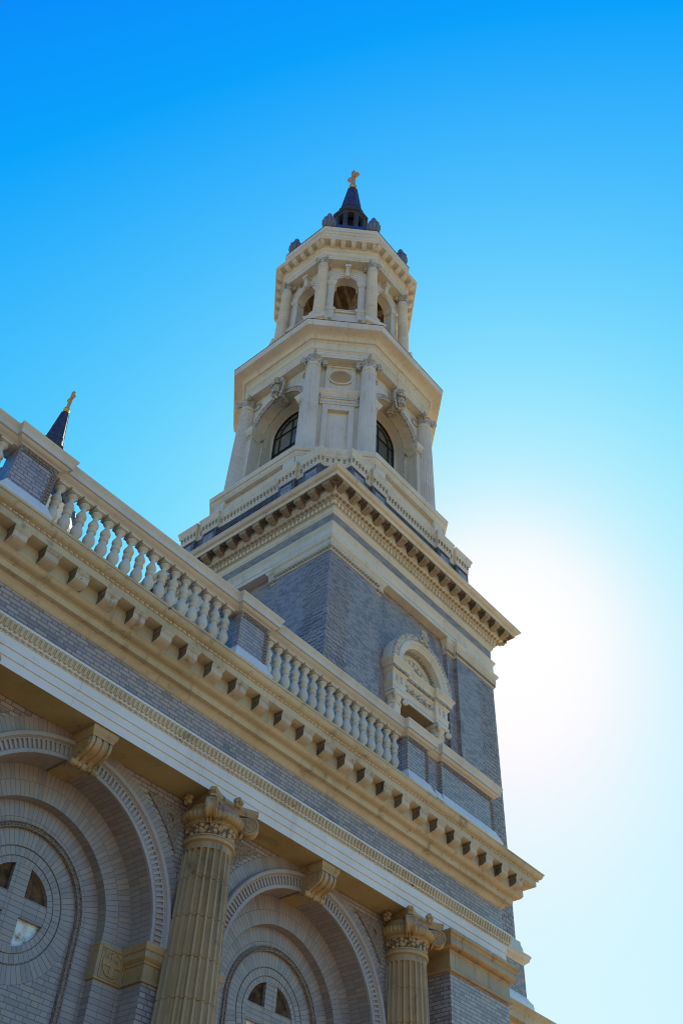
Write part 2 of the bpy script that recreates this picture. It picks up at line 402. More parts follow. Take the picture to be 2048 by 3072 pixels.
# ------------------------------------------------------------------ ground
def sheet(name, x0, x1, y0, y1, z, mat):
    mb = MB(); mb.poly([(x0, y0, z), (x1, y0, z), (x1, y1, z), (x0, y1, z)])
    o = part(name, mb, mat, None); o['kind'] = 'structure'
    return o
BASE = Vector((0, 0, 0))
sheet('ground', -2500, 2500, -2500, 2500, 0.0, M['paving'])
sheet('road', -2500, 2500, -34.0, -22.0, 0.004, M['asphalt'])

# ------------------------------------------------------------------ church wing
BASE = Vector((8.0, 9.8, 0))
wing = thing('church_wing', 'long low church wing of lavender brick with golden columns, arched niches and a rooftop balustrade', 'church', BASE)
YF = 9.8; XE = 16.06; XL = -5.6; YW = 10.33
path = [(XL, YF), (XE, YF), (XE, 15.2)]

# walls behind the columns, with an arched recess in every bay
CX = [1.575, 6.305, 11.035]; ZC = 6.80
mb = MB()
xs = [XL]+[c+2.365 for c in CX]
for c in CX: mb.wall_hole(c-2.365, c+2.365, 0, 8.93, c, ZC, 1.745, YW, 48)
mb.poly([(XL, YW, 0), (CX[0]-2.365, YW, 0), (CX[0]-2.365, YW, 8.93), (XL, YW, 8.93)])
mb.poly([(CX[2]+2.365, YW, 0), (XE, YW, 0), (XE, YW, 8.93), (CX[2]+2.365, YW, 8.93)])
mb.poly([(XE, YW, 0), (XE, 15.2, 0), (XE, 15.2, 8.93), (XE, YW, 8.93)])
mb.poly([(XL, YW, 0), (XL, 15.2, 0), (XL, 15.2, 11.0), (XL, YW, 11.0)])
part('wall', mb, M['brick'], wing)
mb = MB(); mb.box(XL, XE-.3, 10.1, 15.2, 11.0, 11.06); part('roof', mb, M['roof'], wing)
# unseen nave behind, below the parapet's sightline, added to cut ground bounce
mb = MB(); mb.box(-42, 15.4, 16.0, 46.0, 0, 14.8)
nave = part('nave_wall', mb, M['brick'], wing)
mb = MB(); mb.ring(rect(-42, 15.4, 16.0, 46.0), [(0, 14.4), (.25, 14.5), (.3, 14.8), (.35, 14.95), (0, 15.0)])
for y0, y1 in ((15.7, 31.0), (46.3, 31.0)):
    mb.poly([(-42.3, y0, 14.95), (15.4, y0, 14.95), (15.4, y1, 20.4), (-42.3, y1, 20.4)])
mb.poly([(-42.3, 15.7, 14.95), (-42.3, 46.3, 14.95), (-42.3, 31, 20.4)]); mb.poly([(15.4, 15.7, 14.95), (15.4, 46.3, 14.95), (15.4, 31, 20.4)])
part('nave_roof', mb, M['slate'], nave)
mb = MB(); mb.box(-42, XL-.01, YW, 15.9, 0, 11.0); part('aisle_wall', mb, M['brick'], wing)

# entablature
mb = MB()
mb.ring(path, [(0, 8.921), (0, 9.055), (.018, 9.058), (.018, 9.178), (.036, 9.181), (.036, 9.325), (.05, 9.33), (.05, 9.385),
               (.058, 9.40), (.075, 9.44), (.10, 9.50), (.115, 9.515), (.115, 9.545), (.03, 9.558)], closed=False)
arch_ = part('architrave', mb, M['white'], wing)
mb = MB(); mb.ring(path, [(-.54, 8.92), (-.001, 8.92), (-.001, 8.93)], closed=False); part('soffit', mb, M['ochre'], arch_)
mb = MB()
x = XL
while x < XE+.05:
    for dx_, rx in ((0.0, .030), (.048, .010), (.066, .010)):
        mb.ellipsoid((x+dx_, YF-.052, 9.357), (rx, .022, .024), 6, 4)
    x += .098
x = XL
while x < XE+.08:
    mb.prism([(YF-.055, 9.395), (YF-.085, 9.405), (YF-.112, 9.47), (YF-.122, 9.512), (YF-.09, 9.512)], x, x+.040)
    mb.prism([(YF-.055, 9.40), (YF-.10, 9.46), (YF-.118, 9.505), (YF-.09, 9.512)], x+.056, x+.066)
    x += .082
part('leaf_moulding', mb, M['cream_worn'], arch_)
mb = MB()
mb.ring(path, [(.055, 9.556), (.035, 9.59), (.016, 9.63), (.004, 9.68), (0, 9.72), (0, 10.04)], closed=False)
part('frieze', mb, M['brick'], wing)

mb = MB()
mb.ring(path, [(0, 10.03), (.012, 10.034), (.02, 10.045), (.035, 10.055), (.045, 10.075), (.07, 10.115), (.085, 10.125), (.085, 10.14), (.165, 10.145),
               (.172, 10.152), (.178, 10.24), (.188, 10.243), (.20, 10.255), (.235, 10.258), (.28, 10.272), (.31, 10.295), (.322, 10.32), (.335, 10.328), (.335, 10.55),
               (.53, 10.552), (.536, 10.556), (.54, 10.655), (.548, 10.665), (.548, 10.69), (.575, 10.695), (.585, 10.70), (.615, 10.712), (.638, 10.74), (.652, 10.775),
               (.658, 10.795), (.672, 10.80), (.676, 10.822), (.60, 10.85), (.10, 10.95), (.10, 11.42), (-.35, 11.50)], closed=False)
corn = part('cornice', mb, M['cream_worn'], wing)
mb = MB(); x = XL
while x < XE+.55:
    for dx_, rx in ((0.0, .030), (.046, .009), (.064, .009)):
        mb.ellipsoid((x+dx_, YF-.556, 10.679), (rx, .018, .017), 6, 4)
    x += .094
part('bead_moulding', mb, M['cream'], corn)
def modillion_mesh():
    mb = MB(); w = .225
    mb.prism([(-.33, 10.33), (-.36, 10.343), (-.42, 10.35), (-.49, 10.385), (-.503, 10.40), (-.503, 10.488), (-.33, 10.488)], 0, w)
    mb.prism([(-.33, 10.488), (-.508, 10.488), (-.512, 10.50), (-.33, 10.50)], -.006, w+.006)
    mb.prism([(-.33, 10.50), (-.518, 10.50), (-.535, 10.53), (-.33, 10.53)], -.014, w+.014)
    mb.prism([(-.33, 10.53), (-.538, 10.53), (-.538, 10.549), (-.33, 10.549)], -.02, w+.02)
    return mb
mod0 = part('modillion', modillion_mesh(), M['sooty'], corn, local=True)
M['soot'] = stone_mat('black_soot_crust', (0.20, 0.15, 0.10), (0.11, 0.08, 0.055), (0.03, 0.024, 0.018), 0.8, 0.85, 0.9, 0.9)  # sooty black that also carries the shade of the bracket sides
second_slot(mod0, M['soot'], lambda p: abs(p.normal.x) > .8)  # shade of both side faces painted in with the sooty tone
first = True
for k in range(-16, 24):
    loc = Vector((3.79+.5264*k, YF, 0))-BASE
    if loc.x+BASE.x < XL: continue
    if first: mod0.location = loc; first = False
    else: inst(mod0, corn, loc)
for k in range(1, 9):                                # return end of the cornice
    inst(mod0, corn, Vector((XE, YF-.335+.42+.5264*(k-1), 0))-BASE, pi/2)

# parapet: pedestals, balustrade bays
def cap_profile():
    return [(0, 12.44), (.022, 12.445), (.03, 12.458), (.04, 12.464), (.055, 12.47), (.09, 12.49), (.108, 12.508), (.112, 12.517), (.145, 12.52), (.147, 12.612),
            (.152, 12.618), (.165, 12.655), (.178, 12.672), (.182, 12.678), (.182, 12.708), (.10, 12.73), (0.0, 12.735)]
def pedestal(x0, x1, strip=.085):
    mb = MB(); mb.box(x0, x1, YF, YF+.36, 11.45, 12.45)
    p = part('parapet_pedestal', mb, M['brick'], wing)
    mb = MB(); mb.ring(rect(x0, x1, YF, YF+.36), cap_profile(), cap1=True); part('cap', mb, M['cream'], p)
    mb = MB(); mb.ring(rect(x0, x1, YF, YF+.36), [(.10, 11.40), (.115, 11.42), (.115, 11.45), (.08, 11.52), (.045, 11.60), (.02, 11.665), (-.05, 11.67)])
    part('sloped_base', mb, M['white'], p)
    mb = MB()                                        # egg-moulded frame round the brick panel
    def lumps(ax, ay, az, bx, bz, n):
        for i in range(n):
            t = (i+.5)/n
            mb.ellipsoid((ax+(bx-ax)*t, ay, az+(bz-az)*t), (.034, .022, .03), 6, 4)
    nx = max(2, int((x1-x0)/.075)); nz = 10
    mb.box(x0+.03, x1-.005, YF-.012, YF+.02, 12.335, 12.352); mb.box(x0+.03, x1-.005, YF-.012, YF+.02, 12.425, 12.442)
    lumps(x0+.06, YF-.008, 12.388, x1-.05, 12.388, nx)
    mb.box(x1-.02, x1-.005, YF-.012, YF+.02, 11.66, 12.335); mb.box(x1-.10, x1-.085, YF-.012, YF+.02, 11.66, 12.335)
    lumps(x1-.0525, YF-.008, 11.68, x1-.0525, 12.33, nz)
    part('egg_moulding', mb, M['brown_carved'], p)
    return p
def baluster_mesh():
    mb = MB()
    mb.box(-.10, .10, -.10, .10, .855, .895)
    mb.lathe([(.085, .855), (.085, .845), (.0, .845)], 20)
    prof = [(.0, .845), (.052, .842), (.078, .832), (.086, .815), (.084, .80), (.072, .788), (.066, .782), (.064, .774), (.052, .764), (.041, .745), (.037, .72), (.042, .69),
            (.058, .655), (.075, .62), (.085, .59), (.084, .565), (.070, .54), (.054, .522), (.049, .513), (.050, .507), (.066, .50), (.074, .488), (.074, .474), (.066, .462), (.062, .456), (.070, .450), (.077, .440), (.075, .428), (.060, .418), (.052, .41), (.054, .395),
            (.066, .36), (.083, .315), (.095, .27), (.097, .24), (.091, .205), (.074, .165), (.053, .13), (.041, .105), (.039, .09), (.050, .08), (.066, .072), (.07, .06), (.07, .05), (.0, .05)]
    mb.lathe(prof, 20)
    mb.box(-.085, .085, -.085, .085, 0, .05)
    return mb
bal_me = None
def bay(x0, x1, n=16):
    global bal_me
    mb = MB()
    pr = cap_profile()
    R = [[(xx, YF+.10-p, z) for xx in (x0, x1)] for p, z in pr]
    for a, b in zip(R, R[1:]): mb.poly([a[0], a[1], b[1], b[0]])
    mb.poly([(x0, YF+.10, 12.44), (x1, YF+.10, 12.44), (x1, YF+.27, 12.44), (x0, YF+.27, 12.44)])
    mb.poly([(x0, YF+.10, 12.735), (x1, YF+.10, 12.735), (x1, YF+.27, 12.735), (x0, YF+.27, 12.735)])
    mb.poly([(x0, YF+.27, 12.44), (x1, YF+.27, 12.44), (x1, YF+.27, 12.735), (x0, YF+.27, 12.735)])
    mb.box(x0, x1, YF+.06, YF+.32, 11.42, 11.545)
    b = part('balustrade', mb, M['cream'], wing)
    st = (x1-x0)/(n+.62)
    for i in range(n):
        xx = x0+st*(i+.81)
        if bal_me is None:
            bal_me = part('baluster', baluster_mesh(), M['cream'], b, local=True); bal_me.location = Vector((xx, YF+.18, 11.545))-BASE
        else: inst(bal_me, b, Vector((xx, YF+.18, 11.545))-BASE)
PED = [(-1.12, -.43), (3.61, 4.30), (8.335, 9.02), (13.065, 13.745)]
for a, b in PED: pedestal(a, b)
for (a, b), (c, d) in zip(PED, PED[1:]): bay(b, c)
pedestal(14.205, XE)
mb = MB(); mb.box(13.745, 14.205, YF+.09, YF+.36, 11.42, 12.44)
pw = part('parapet_link', mb, M['brick'], wing)
mb = MB(); pr = cap_profile(); R = [[(xx, YF+.09-p, z) for xx in (13.745, 14.205)] for p, z in pr]
for a, b in zip(R, R[1:]): mb.poly([a[0], a[1], b[1], b[0]])
part('cap', mb, M['cream'], pw)
mb = MB(); pr = [(.21, 11.40), (.21, 11.45), (.16, 11.54), (.13, 11.62), (-.01, 11.67)]; R = [[(xx, YF+.09-p, z) for xx in (13.86, 14.09)] for p, z in pr]
for a, b in zip(R, R[1:]): mb.poly([a[0], a[1], b[1], b[0]])
part('sloped_base', mb, M['white'], pw)

# engaged ionic columns
def column_parts():
    mb = MB()
    NF = 22
    def rf(r, z, a):
        if z > 8.135 or z < 1.3: return r
        q = (a*NF/(2*pi)) % 1.0
        e = min(1.0, max(0.0, (8.135-z)/.05)); e = sqrt(max(0, 1-(1-e)**2))
        return r-.056*e*(max(0.0, sin(pi*min(1, max(0, (q-.13)/.74))))**.6)
    prof = []
    joints = [7.70, 7.16, 6.62, 6.09, 5.56, 5.02, 4.48, 3.94, 3.4, 2.86, 2.32, 1.78]
    zs = sorted(set([1.25, 1.3, 8.25, 8.2, 8.16, 8.135, 8.125, 8.11, 8.095, 8.085]+[z+d for z in joints for d in (-.011, -.010, .010, .011)]))
    for z in zs:
        t = (z-1.25)/7.0; r = .470-.121*(t**2.2)
        if any(abs(abs(z-j)-.010) < 1e-6 for j in joints): r -= .012
        prof.append((r, z))
    mb.lathe(prof, NF*8, rf=rf)
    mb.lathe([(.425, 1.25), (.45, 1.22), (.50, 1.20), (.52, 1.15), (.50, 1.10), (.47, 1.08), (.48, 1.02), (.55, .98), (.57, .92), (.55, .86), (.0, .86)], 48)
    mb.box(-.58, .58, -.58, .58, 0, .86)
    col = part('column', mb, M['gold_stone'], wing, 40, local=True)
    cb = MB()
    cb.lathe([(.335, 8.235), (.362, 8.24), (.385, 8.252), (.392, 8.272), (.386, 8.292), (.368, 8.302), (.366, 8.315), (.376, 8.318), (.376, 8.335), (.35, 8.34)], 64)
    cb.lathe([(.375, 8.495), (.398, 8.50), (.410, 8.515), (.406, 8.53), (.40, 8.536), (.41, 8.54), (.41, 8.55)], 64)
    n = 40                                           # swollen leaf-bound torus under the abacus
    cb.lathe([(.40, 8.55), (.44, 8.555), (.48, 8.58), (.50, 8.625), (.49, 8.67), (.46, 8.70), (.42, 8.715), (.40, 8.80)], n*4,
             rf=lambda r, z, a: r*(1-.028*(abs(sin(a*n/2)) < .35)*(8.555 < z < 8.71)))
    # abacus with hollow sides
    def aba(c, k):
        pts = []
        for q in range(4):
            a0 = -3*pi/4+q*pi/2
            A = Vector((cos(a0), sin(a0)))*c; Bv = Vector((cos(a0+pi/2), sin(a0+pi/2)))*c
            tn = (Bv-A).normalized(); no = Vector((tn.y, -tn.x))
            A2 = A+tn*.055; B2 = Bv-tn*.055
            for i in range(9):
                t = i/8; p = A2.lerp(B2, t)-no*(k*4*t*(1-t)); pts.append((p.x, p.y))
        return pts
    tiers = [(.655, 8.80), (.662, 8.835), (.70, 8.86), (.71, 8.868), (.71, 8.918)]
    R = [[(x, y, z) for x, y in aba(c, .135)] for c, z in tiers]
    for A, Bq in zip(R, R[1:]):
        for i in range(len(A)):
            j = (i+1) % len(A); cb.poly([A[i], A[j], Bq[j], Bq[i]])
    ctr = lambda z: (0, 0, z)
    for i in range(len(R[0])):
        j = (i+1) % len(R[0]); cb.poly([R[0][i], R[0][j], ctr(8.80)]); cb.poly([R[-1][i], R[-1][j], ctr(8.918)])
    # angular volutes
    for q in range(4):
        v = MB()
        rr = .142; c = (.55, 8.645)
        for sg in (1, -1):
            y0 = sg*.075
            v.lathe([(rr, 0), (rr, .02), (rr*.96, .026)], 28)
            v2 = MB()
            path_ = []; rad = []
            for i in range(46):
                a = i/45*3.0*2*pi; r = rr*.90*(1-i/45)**.9+.012
                path_.append((c[0]-r*cos(a+pi*.5), y0, c[1]+r*sin(a+pi*.5))); rad.append(.019*(1-.55*i/45))
            v2.tube(path_, rad, 6)
            v2.ellipsoid((c[0], y0, c[1]), (.026, .02, .026), 8, 5)
            v.v = []; v.f = []; v.uv = []
            cb.add(v2, -3*pi/4+q*pi/2)
        dsc = MB()                                   # body of the scroll, waisted in the middle like a bolster
        prof = [(rr*.93, -.075), (rr, -.06), (rr*.9, -.03), (rr*.86, 0), (rr*.9, .03), (rr, .06), (rr*.93, .075)]
        rows = []
        for r, yy in prof: rows.append([(c[0]+r*cos(2*pi*j/28), yy, c[1]+r*sin(2*pi*j/28)) for j in range(28)])
        for A, Bq in zip(rows, rows[1:]):
            for j in range(28): dsc.poly([A[j], A[(j+1) % 28], Bq[(j+1) % 28], Bq[j]])
        dsc.poly(rows[0]); dsc.poly(rows[-1])
        # neck of the scroll rising from the bell to the abacus, with a drooping leaf
        dsc.prism([(-.06, 8.79), (.06, 8.79), (.045, 8.68), (-.045, 8.68)], .34, .60)
        for sg in (-1, 0, 1):
            dsc.tube([(.42, sg*.05, 8.74), (.47, sg*.055, 8.66), (.47, sg*.05, 8.56), (.43, sg*.035, 8.47)], [.03, .03, .025, .012], 6)
        cb.add(dsc, -3*pi/4+q*pi/2)
        fl = MB()                                    # rosette on each hollow side
        for i in range(5):
            a = i*2*pi/5+.3; fl.ellipsoid((.52, .055*cos(a), 8.845+.055*sin(a)), (.045, .04, .042), 7, 5)
        fl.ellipsoid((.55, 0, 8.845), (.04, .028, .03), 7, 5)
        cb.add(fl, q*pi/2)
    cap = part('capital', cb, M['gold_stone'], col, 40, local=True)
    nb = MB()
    nb.lathe([(.352, 8.336), (.358, 8.36), (.366, 8.42), (.376, 8.48), (.384, 8.498)], 64)
    for i in range(16):
        a = i*2*pi/16
        for dz, rz_, w in ((8.37, .03, .022), (8.43, .045, .028), (8.47, .025, .04)):
            nb.ellipsoid(((.365+.0*dz)*cos(a), .365*sin(a), dz), (w, w, rz_), 6, 4)
    part('necking_band', nb, M['gold_carved'], col, 40, local=True)
    return col
col0 = column_parts()
CCX = [-.775, 3.94, 8.67, 13.405]
col0.location = Vector((CCX[0], 10.14, 0))-BASE
for cx in CCX[1:]: inst(col0, wing, Vector((cx, 10.14, 0))-BASE)

# end pier with its golden cap
mb = MB(); mb.box(14.22, XE, YF, 10.6, 0, 8.5)
pier = part('end_pier', mb, M['brick'], wing)
mb = MB(); mb.ring(rect(14.22, XE, YF, 10.6), [(0, 8.27), (.05, 8.275), (.062, 8.295), (.058, 8.32), (.04, 8.33), (.03, 8.345), (.026, 8.36), (.026, 8.60), (.04, 8.61), (.045, 8.63), (.075, 8.64),
    (.115, 8.655), (.14, 8.69), (.148, 8.73), (.14, 8.77), (.135, 8.80), (.145, 8.81), (.155, 8.85), (.185, 8.87), (.19, 8.88), (.19, 8.918), (-.02, 8.919)])
for x in (14.86, 15.5):                              # joints of the terracotta blocks
    pass
part('cap', mb, M['gold_stone'], pier)

# arched recesses
def niche(xc):
    N = MB()
    y1, y2 = 10.75, 10.90
    N.arc([(1.745, YW), (1.745, y1)], xc, ZC, n=48, jamb=0)
    N.arc([(1.745, y1), (1.53, y1), (1.305, y1)], xc, ZC, n=48, jamb=0)
    N.arc([(1.305, y1), (1.305, y2)], xc, ZC, n=48, jamb=0)
    N.arc([(1.305, y2), (1.02, y2)], xc, ZC, n=48, jamb=0)
    N.arc([(.945, y2+.03), (.722, y2+.03)], xc, ZC, n=48, a1=2*pi, a0=0)
    N.arc([(.71, y2+.03), (.60, y2+.03)], xc, ZC, n=48, a1=2*pi, a0=0)
    N.arc([(.589, y2+.03), (.505, y2+.03)], xc, ZC, n=48, a1=2*pi, a0=0)
    for r0, r1 in ((.722, .710), (.60, .589)):         # fine shadow grooves between the rings
        N.arc([(r0, y2+.03), (r0, y2+.046), (r1, y2+.046), (r1, y2+.03)], xc, ZC, n=48, a1=2*pi, a0=0)
    N.arc([(.505, y2+.03), (.505, y2+.12)], xc, ZC, n=48, a1=2*pi, a0=0)
    nb = part('arched_recess', N, M['brick_arch'], wing)
    w = MB()                                         # plain brickwork under the roundel
    w.poly([(xc-.96, y2+.03, 0), (xc+.96, y2+.03, 0), (xc+.96, y2+.03, ZC-.96), (xc-.96, y2+.03, ZC-.96)])
    for i in range(32):
        t0, t1 = pi+pi*i/32, pi+pi*(i+1)/32
        def eg(t):
            c, q = cos(t), sin(t); k = min(.96/max(abs(c), 1e-6), .96/max(abs(q), 1e-6)); return (xc+k*c, y2+.03, ZC+k*q)
        w.poly([(xc+.945*cos(t0), y2+.03, ZC+.945*sin(t0)), eg(t0), eg(t1), (xc+.945*cos(t1), y2+.03, ZC+.945*sin(t1))])
    part('lower_wall', w, M['brick_soft'], nb)
    vs = MB()                                        # ring of voussoirs flush with the wall
    vs.arc([(2.02, YW-.012), (2.225, YW-.012)], xc, ZC, n=64)
    vs.arc([(2.225, YW-.012), (2.225, YW+.01)], xc, ZC, n=64)
    part('voussoir_ring', vs, M['brick_arch'], nb)
    a = MB()                                         # archivolt: fluted face, rounded outer moulding
    a.arc([(1.735, YW+.01), (1.735, YW-.035), (1.79, YW-.035), (1.79, YW-.008), (1.92, YW-.008), (1.92, YW-.035), (1.935, YW-.04), (1.945, YW-.05), (1.955, YW-.085), (1.98, YW-.10), (2.005, YW-.095), (2.02, YW-.07), (2.025, YW-.02), (2.025, YW+.01)], xc, ZC, n=64, jamb=6.74)
    st = .0735/1.855
    k = int(pi/st)
    for i in range(k+1):
        t = pi*(i+.5)/(k+1)
        b = MB(); b.box(1.785, 1.925, YW-.035, YW-.004, -.017, .017)
        ct, s_ = cos(t), sin(t)
        b.v = [(xc+x*ct-z*s_, y, ZC+x*s_+z*ct) for x, y, z in b.v]
        a.v += b.v; q = len(a.v)-8*3; 
        base_i = len(a.v)-len(b.v); a.f += [tuple(j+base_i for j in f) for f in b.f]; a.uv += b.uv
        for rr in (1.94,):
            for dt in (-.25, .25):
                tt = t+dt*st; a.ellipsoid((xc+rr*cos(tt), YW-.047, ZC+rr*sin(tt)), (.012, .012, .012), 5, 3)
    part('archivolt', a, M['cream_arch'], nb)
    o = MB()                                         # band of carved ornament, legs running straight down
    o.arc([(1.025, y2-.005), (1.02, y2-.03), (1.005, y2-.035), (1.0, y2-.012), (.965, y2-.012), (.96, y2-.03), (.945, y2-.03), (.94, y2+.03)], xc, ZC, n=64, jamb=0)
    for i in range(60):
        t = pi*(i+.5)/60
        o.ellipsoid((xc+.983*cos(t), y2-.014, ZC+.983*sin(t)), (.017, .014, .017), 6, 4)
    part('ornament_band', o, M['brown_carved'], nb)
    # roundel: brick cross and four panes
    c = MB(); yb = y2+.034
    c.box(xc-.125, xc+.125, yb, yb+.09, ZC-.505, ZC+.505); c.box(xc-.505, xc-.125, yb+.004, yb+.09, ZC-.125, ZC+.125); c.box(xc+.125, xc+.505, yb+.004, yb+.09, ZC-.125, ZC+.125)
    part('roundel_cross', c, M['brick_arch'], nb)
    for sx in (-1, 1):
        for sz in (1, -1):
            g = MB(); pts = [(xc+sx*.12, yb+.06, ZC+sz*.12)]
            a0 = math.asin(.12/.51)
            for i in range(11):
                t = a0+(pi/2-2*a0)*i/10; pts.append((xc+sx*.51*cos(t), yb+.06, ZC+sz*.51*sin(t)))
            g.poly(pts); g.poly([(x, y+.01, z) for x, y, z in pts])
            part('pane', g, M['onyx'] if sz > 0 else M['pale'], nb)
    # imposts at the springing
    for sg in (1, -1):
        im = MB()
        prof = [(0, 6.27), (.03, 6.275), (.032, 6.31), (.02, 6.33), (.014, 6.345), (.014, 6.49), (.03, 6.50), (.036, 6.525), (.05, 6.535), (.075, 6.565), (.075, 6.62), (.07, 6.64), (.085, 6.65), (.10, 6.70), (.105, 6.735), (.0, 6.745)]
        pl = [(xc+1.745, y1+.02), (xc+1.745, YW), (xc+2.1, YW)]
        im.ring(pl, prof, closed=False)
        # block on the inner order with a cross in a circle
        im.ring([(xc+1.305, y2+.01), (xc+1.305, y1), (xc+1.745, y1)], [(0, 6.26), (.03, 6.265), (.035, 6.29), (.028, 6.30), (.028, 6.685), (.035, 6.69), (.035, 6.71), (0, 6.72)], closed=False)
        cx_, cz_ = xc+1.53, 6.49
        cy = y1-.03
        im.arc([(.165, cy), (.165, cy-.014), (.148, cy-.014), (.148, cy)], cx_, cz_, 0, 2*pi, 32)
        im.box(cx_-.035, cx_+.035, cy-.014, cy+.01, cz_-.15, cz_+.15); im.box(cx_-.15, cx_-.035, cy-.013, cy+.01, cz_-.03, cz_+.03); im.box(cx_+.035, cx_+.15, cy-.013, cy+.01, cz_-.03, cz_+.03)
        for (a_, b_, c_, d_) in ((cx_-.195, cx_+.195, cz_+.175, cz_+.195), (cx_-.195, cx_+.195, cz_-.195, cz_-.175), (cx_-.195, cx_-.175, cz_-.175, cz_+.175), (cx_+.175, cx_+.195, cz_-.175, cz_+.175)):
            im.box(a_, b_, cy-.012, cy+.01, c_, d_)
        if sg < 0: im.v = [(2*xc-x, y, z) for x, y, z in im.v]
        part('impost', im, M['gold_stone'], nb)
    # scroll keystone
    kx = xc-.005; kb = MB()
    kb.ring(rect(kx-.175, kx+.175, 9.87, YW+.02), [(0, 8.775), (.008, 8.78), (.008, 8.80), (.02, 8.82), (.035, 8.85), (.04, 8.86), (.04, 8.918), (-.02, 8.919)])
    kp = [(YW+.02, 8.778), (9.875, 8.778), (9.862, 8.75), (9.862, 8.70), (9.88, 8.645), (9.925, 8.60), (9.985, 8.57), (10.05, 8.55), (10.11, 8.52), (10.15, 8.485), (10.165, 8.455), (YW+.02, 8.455)]
    def inset(d): return [(y if y > 10.3 else y+d, z) for y, z in kp]
    for x0, x1, d in ((-.17, -.13, 0), (-.13, -.10, .022), (-.10, -.018, 0), (-.018, .018, .022), (.018, .10, 0), (.10, .13, .022), (.13, .17, 0)):
        kb.prism(inset(d), kx+x0, kx+x1)
    for i, (r, x0, x1) in enumerate(((.052, -.235, -.12), (.044, -.12, -.05), (.056, -.05, .05), (.044, .05, .12), (.052, .12, .235))):
        b = MB(); b.lathe([(r*.75, x0), (r, x0+.012), (r, x1-.012), (r*.75, x1)], 16); b.v = [(kx+z, 10.175+x, 8.465+y) for x, y, z in b.v]
        kb.add(b)
    for sg in (-1, 1):                               # small scroll and leaf on each cheek
        b = MB(); path_ = [(kx+sg*.172, 9.96+.07*(1-i/30)*cos(i*.42), 8.70+.07*(1-i/30)*sin(i*.42)) for i in range(28)]; b.tube(path_, .014, 5); kb.add(b)
        for i in range(7): kb.ellipsoid((kx+sg*.172, 10.02+.03*i, 8.66-.025*i+.02*(i % 2)), (.014, .03, .026), 6, 4)
    kb.box(kx-.185, kx+.185, YW-.02, y1+.004, 8.51, 8.555)
    part('scroll_keystone', kb, M['gold_stone'], nb)
    # spandrel panels: carved border and marble field
    for sg in (1, -1):
        sp = MB(); fr = MB()
        R1 = 2.29; R2 = 2.45
        def outl(R, xo, zo):
            pts = []
            x_c, z_c = xo, zo
            t1 = math.asin(min(1, (z_c-ZC)/R)); t0 = math.acos(min(1, x_c/R))
            for i in range(13):
                t = t1+(t0-t1)*i/12; pts.append((xc+sg*R*cos(t), ZC+R*sin(t)))
            pts.append((xc+sg*x_c, z_c)); return pts
        A = outl(R1, 1.905, 8.735); Bq = outl(R2, 1.775, 8.605)
        def lift(P, y): return [(x, y, z) for x, z in P]
        n = len(A)
        for i in range(n):
            j = (i+1) % n
            sp.poly([lift(A, YW-.03)[i], lift(A, YW-.03)[j], lift(Bq, YW-.02)[j], lift(Bq, YW-.02)[i]])
            sp.poly([lift(A, YW-.03)[i], lift(A, YW-.03)[j], lift(A, YW+.01)[j], lift(A, YW+.01)[i]])
            sp.poly([lift(Bq, YW-.02)[i], lift(Bq, YW-.02)[j], lift(Bq, YW+.01)[j], lift(Bq, YW+.01)[i]])
        fr.poly(lift(Bq, YW-.004))
        s_ = part('spandrel_border', sp, M['brown_carved'], nb)
        part('spandrel_panel', fr, M['marble'], nb)
    return nb
M['cream_arch'] = stone_mat('pale_arch_terracotta', (0.41, 0.36, 0.33), (0.33, 0.285, 0.26), (0.17, 0.125, 0.09), 0.35, 0.5, 0.5)
for c in CX: niche(c)

# ------------------------------------------------------------------ bell tower (built round its own axis, then moved)
BASE = Vector((0, 0, 0))
TX, TY = 20.08, 19.098; h = 4.508
tower = thing('bell_tower', 'tall bell tower of grey brick with a cream two-storey octagonal belfry, nearest to the balustrade', 'tower', (0, 0, 0))
def sq(a): return [(-a, -a), (a, -a), (a, a), (-a, a)]
def octo(a, dd):
    b = dd*sqrt(2)-a
    return [(-b, -a), (b, -a), (a, -b), (a, b), (b, a), (-b, a), (-a, b), (-a, -b)]
def four(mb): 
    o = MB()
    for q in range(4): o.add(mb, q*pi/2)
    return o

# brick shaft: recessed centre, two-step corner piers
mb = MB()
hi_ = h-.27
one = MB()
one.poly([(-hi_, -hi_, 0), (-1.02, -hi_, 0), (-1.02, -hi_, 23.4), (-hi_, -hi_, 23.4)])
one.poly([(1.02, -hi_, 0), (hi_, -hi_, 0), (hi_, -hi_, 23.4), (1.02, -hi_, 23.4)])
one.poly([(-1.02, -hi_, 0), (1.02, -hi_, 0), (1.02, -hi_, 14.6), (-1.02, -hi_, 14.6)])
one.poly([(-1.02, -hi_, 19.42), (1.02, -hi_, 19.42), (1.02, -hi_, 23.4), (-1.02, -hi_, 23.4)])
mb.add(four(one))
for sx in (-1, 1):
    for sy in (-1, 1):
        def R2(a, b):
            xs_ = sorted((sx*a, sx*b)); ys_ = sorted((sy*a, sy*b)); return xs_[0], xs_[1], ys_[0], ys_[1]
        mb.box(*R2(h-2.258, h), 0, 22.6); mb.box(*R2(1.85, h-.14), 0, 22.6)
mb.box(-h, h, -h, h, 23.4, 24.15)
shaft = part('brick_shaft', mb, M['brick_tower'], tower)
# chained quoins: courses standing proud of the corner
q_ = MB(); z = 13.6; i = 0
while z < 22.35:
    for k in range(4):
        x0 = -h+.03+k*.235+(.10 if i % 2 else 0)
        q_.box(x0, x0+.16, -h-.014, -h+.01, z, z+.076)
    z += .142; i += 1
q2 = MB(); q2.add(q_); mir = MB(); mir.v = [(-x, y, z) for x, y, z in q_.v]; mir.f = list(q_.f); mir.uv = list(q_.uv); q2.add(mir)
part('quoin_courses', four(q2), M['brick_tower'], shaft)
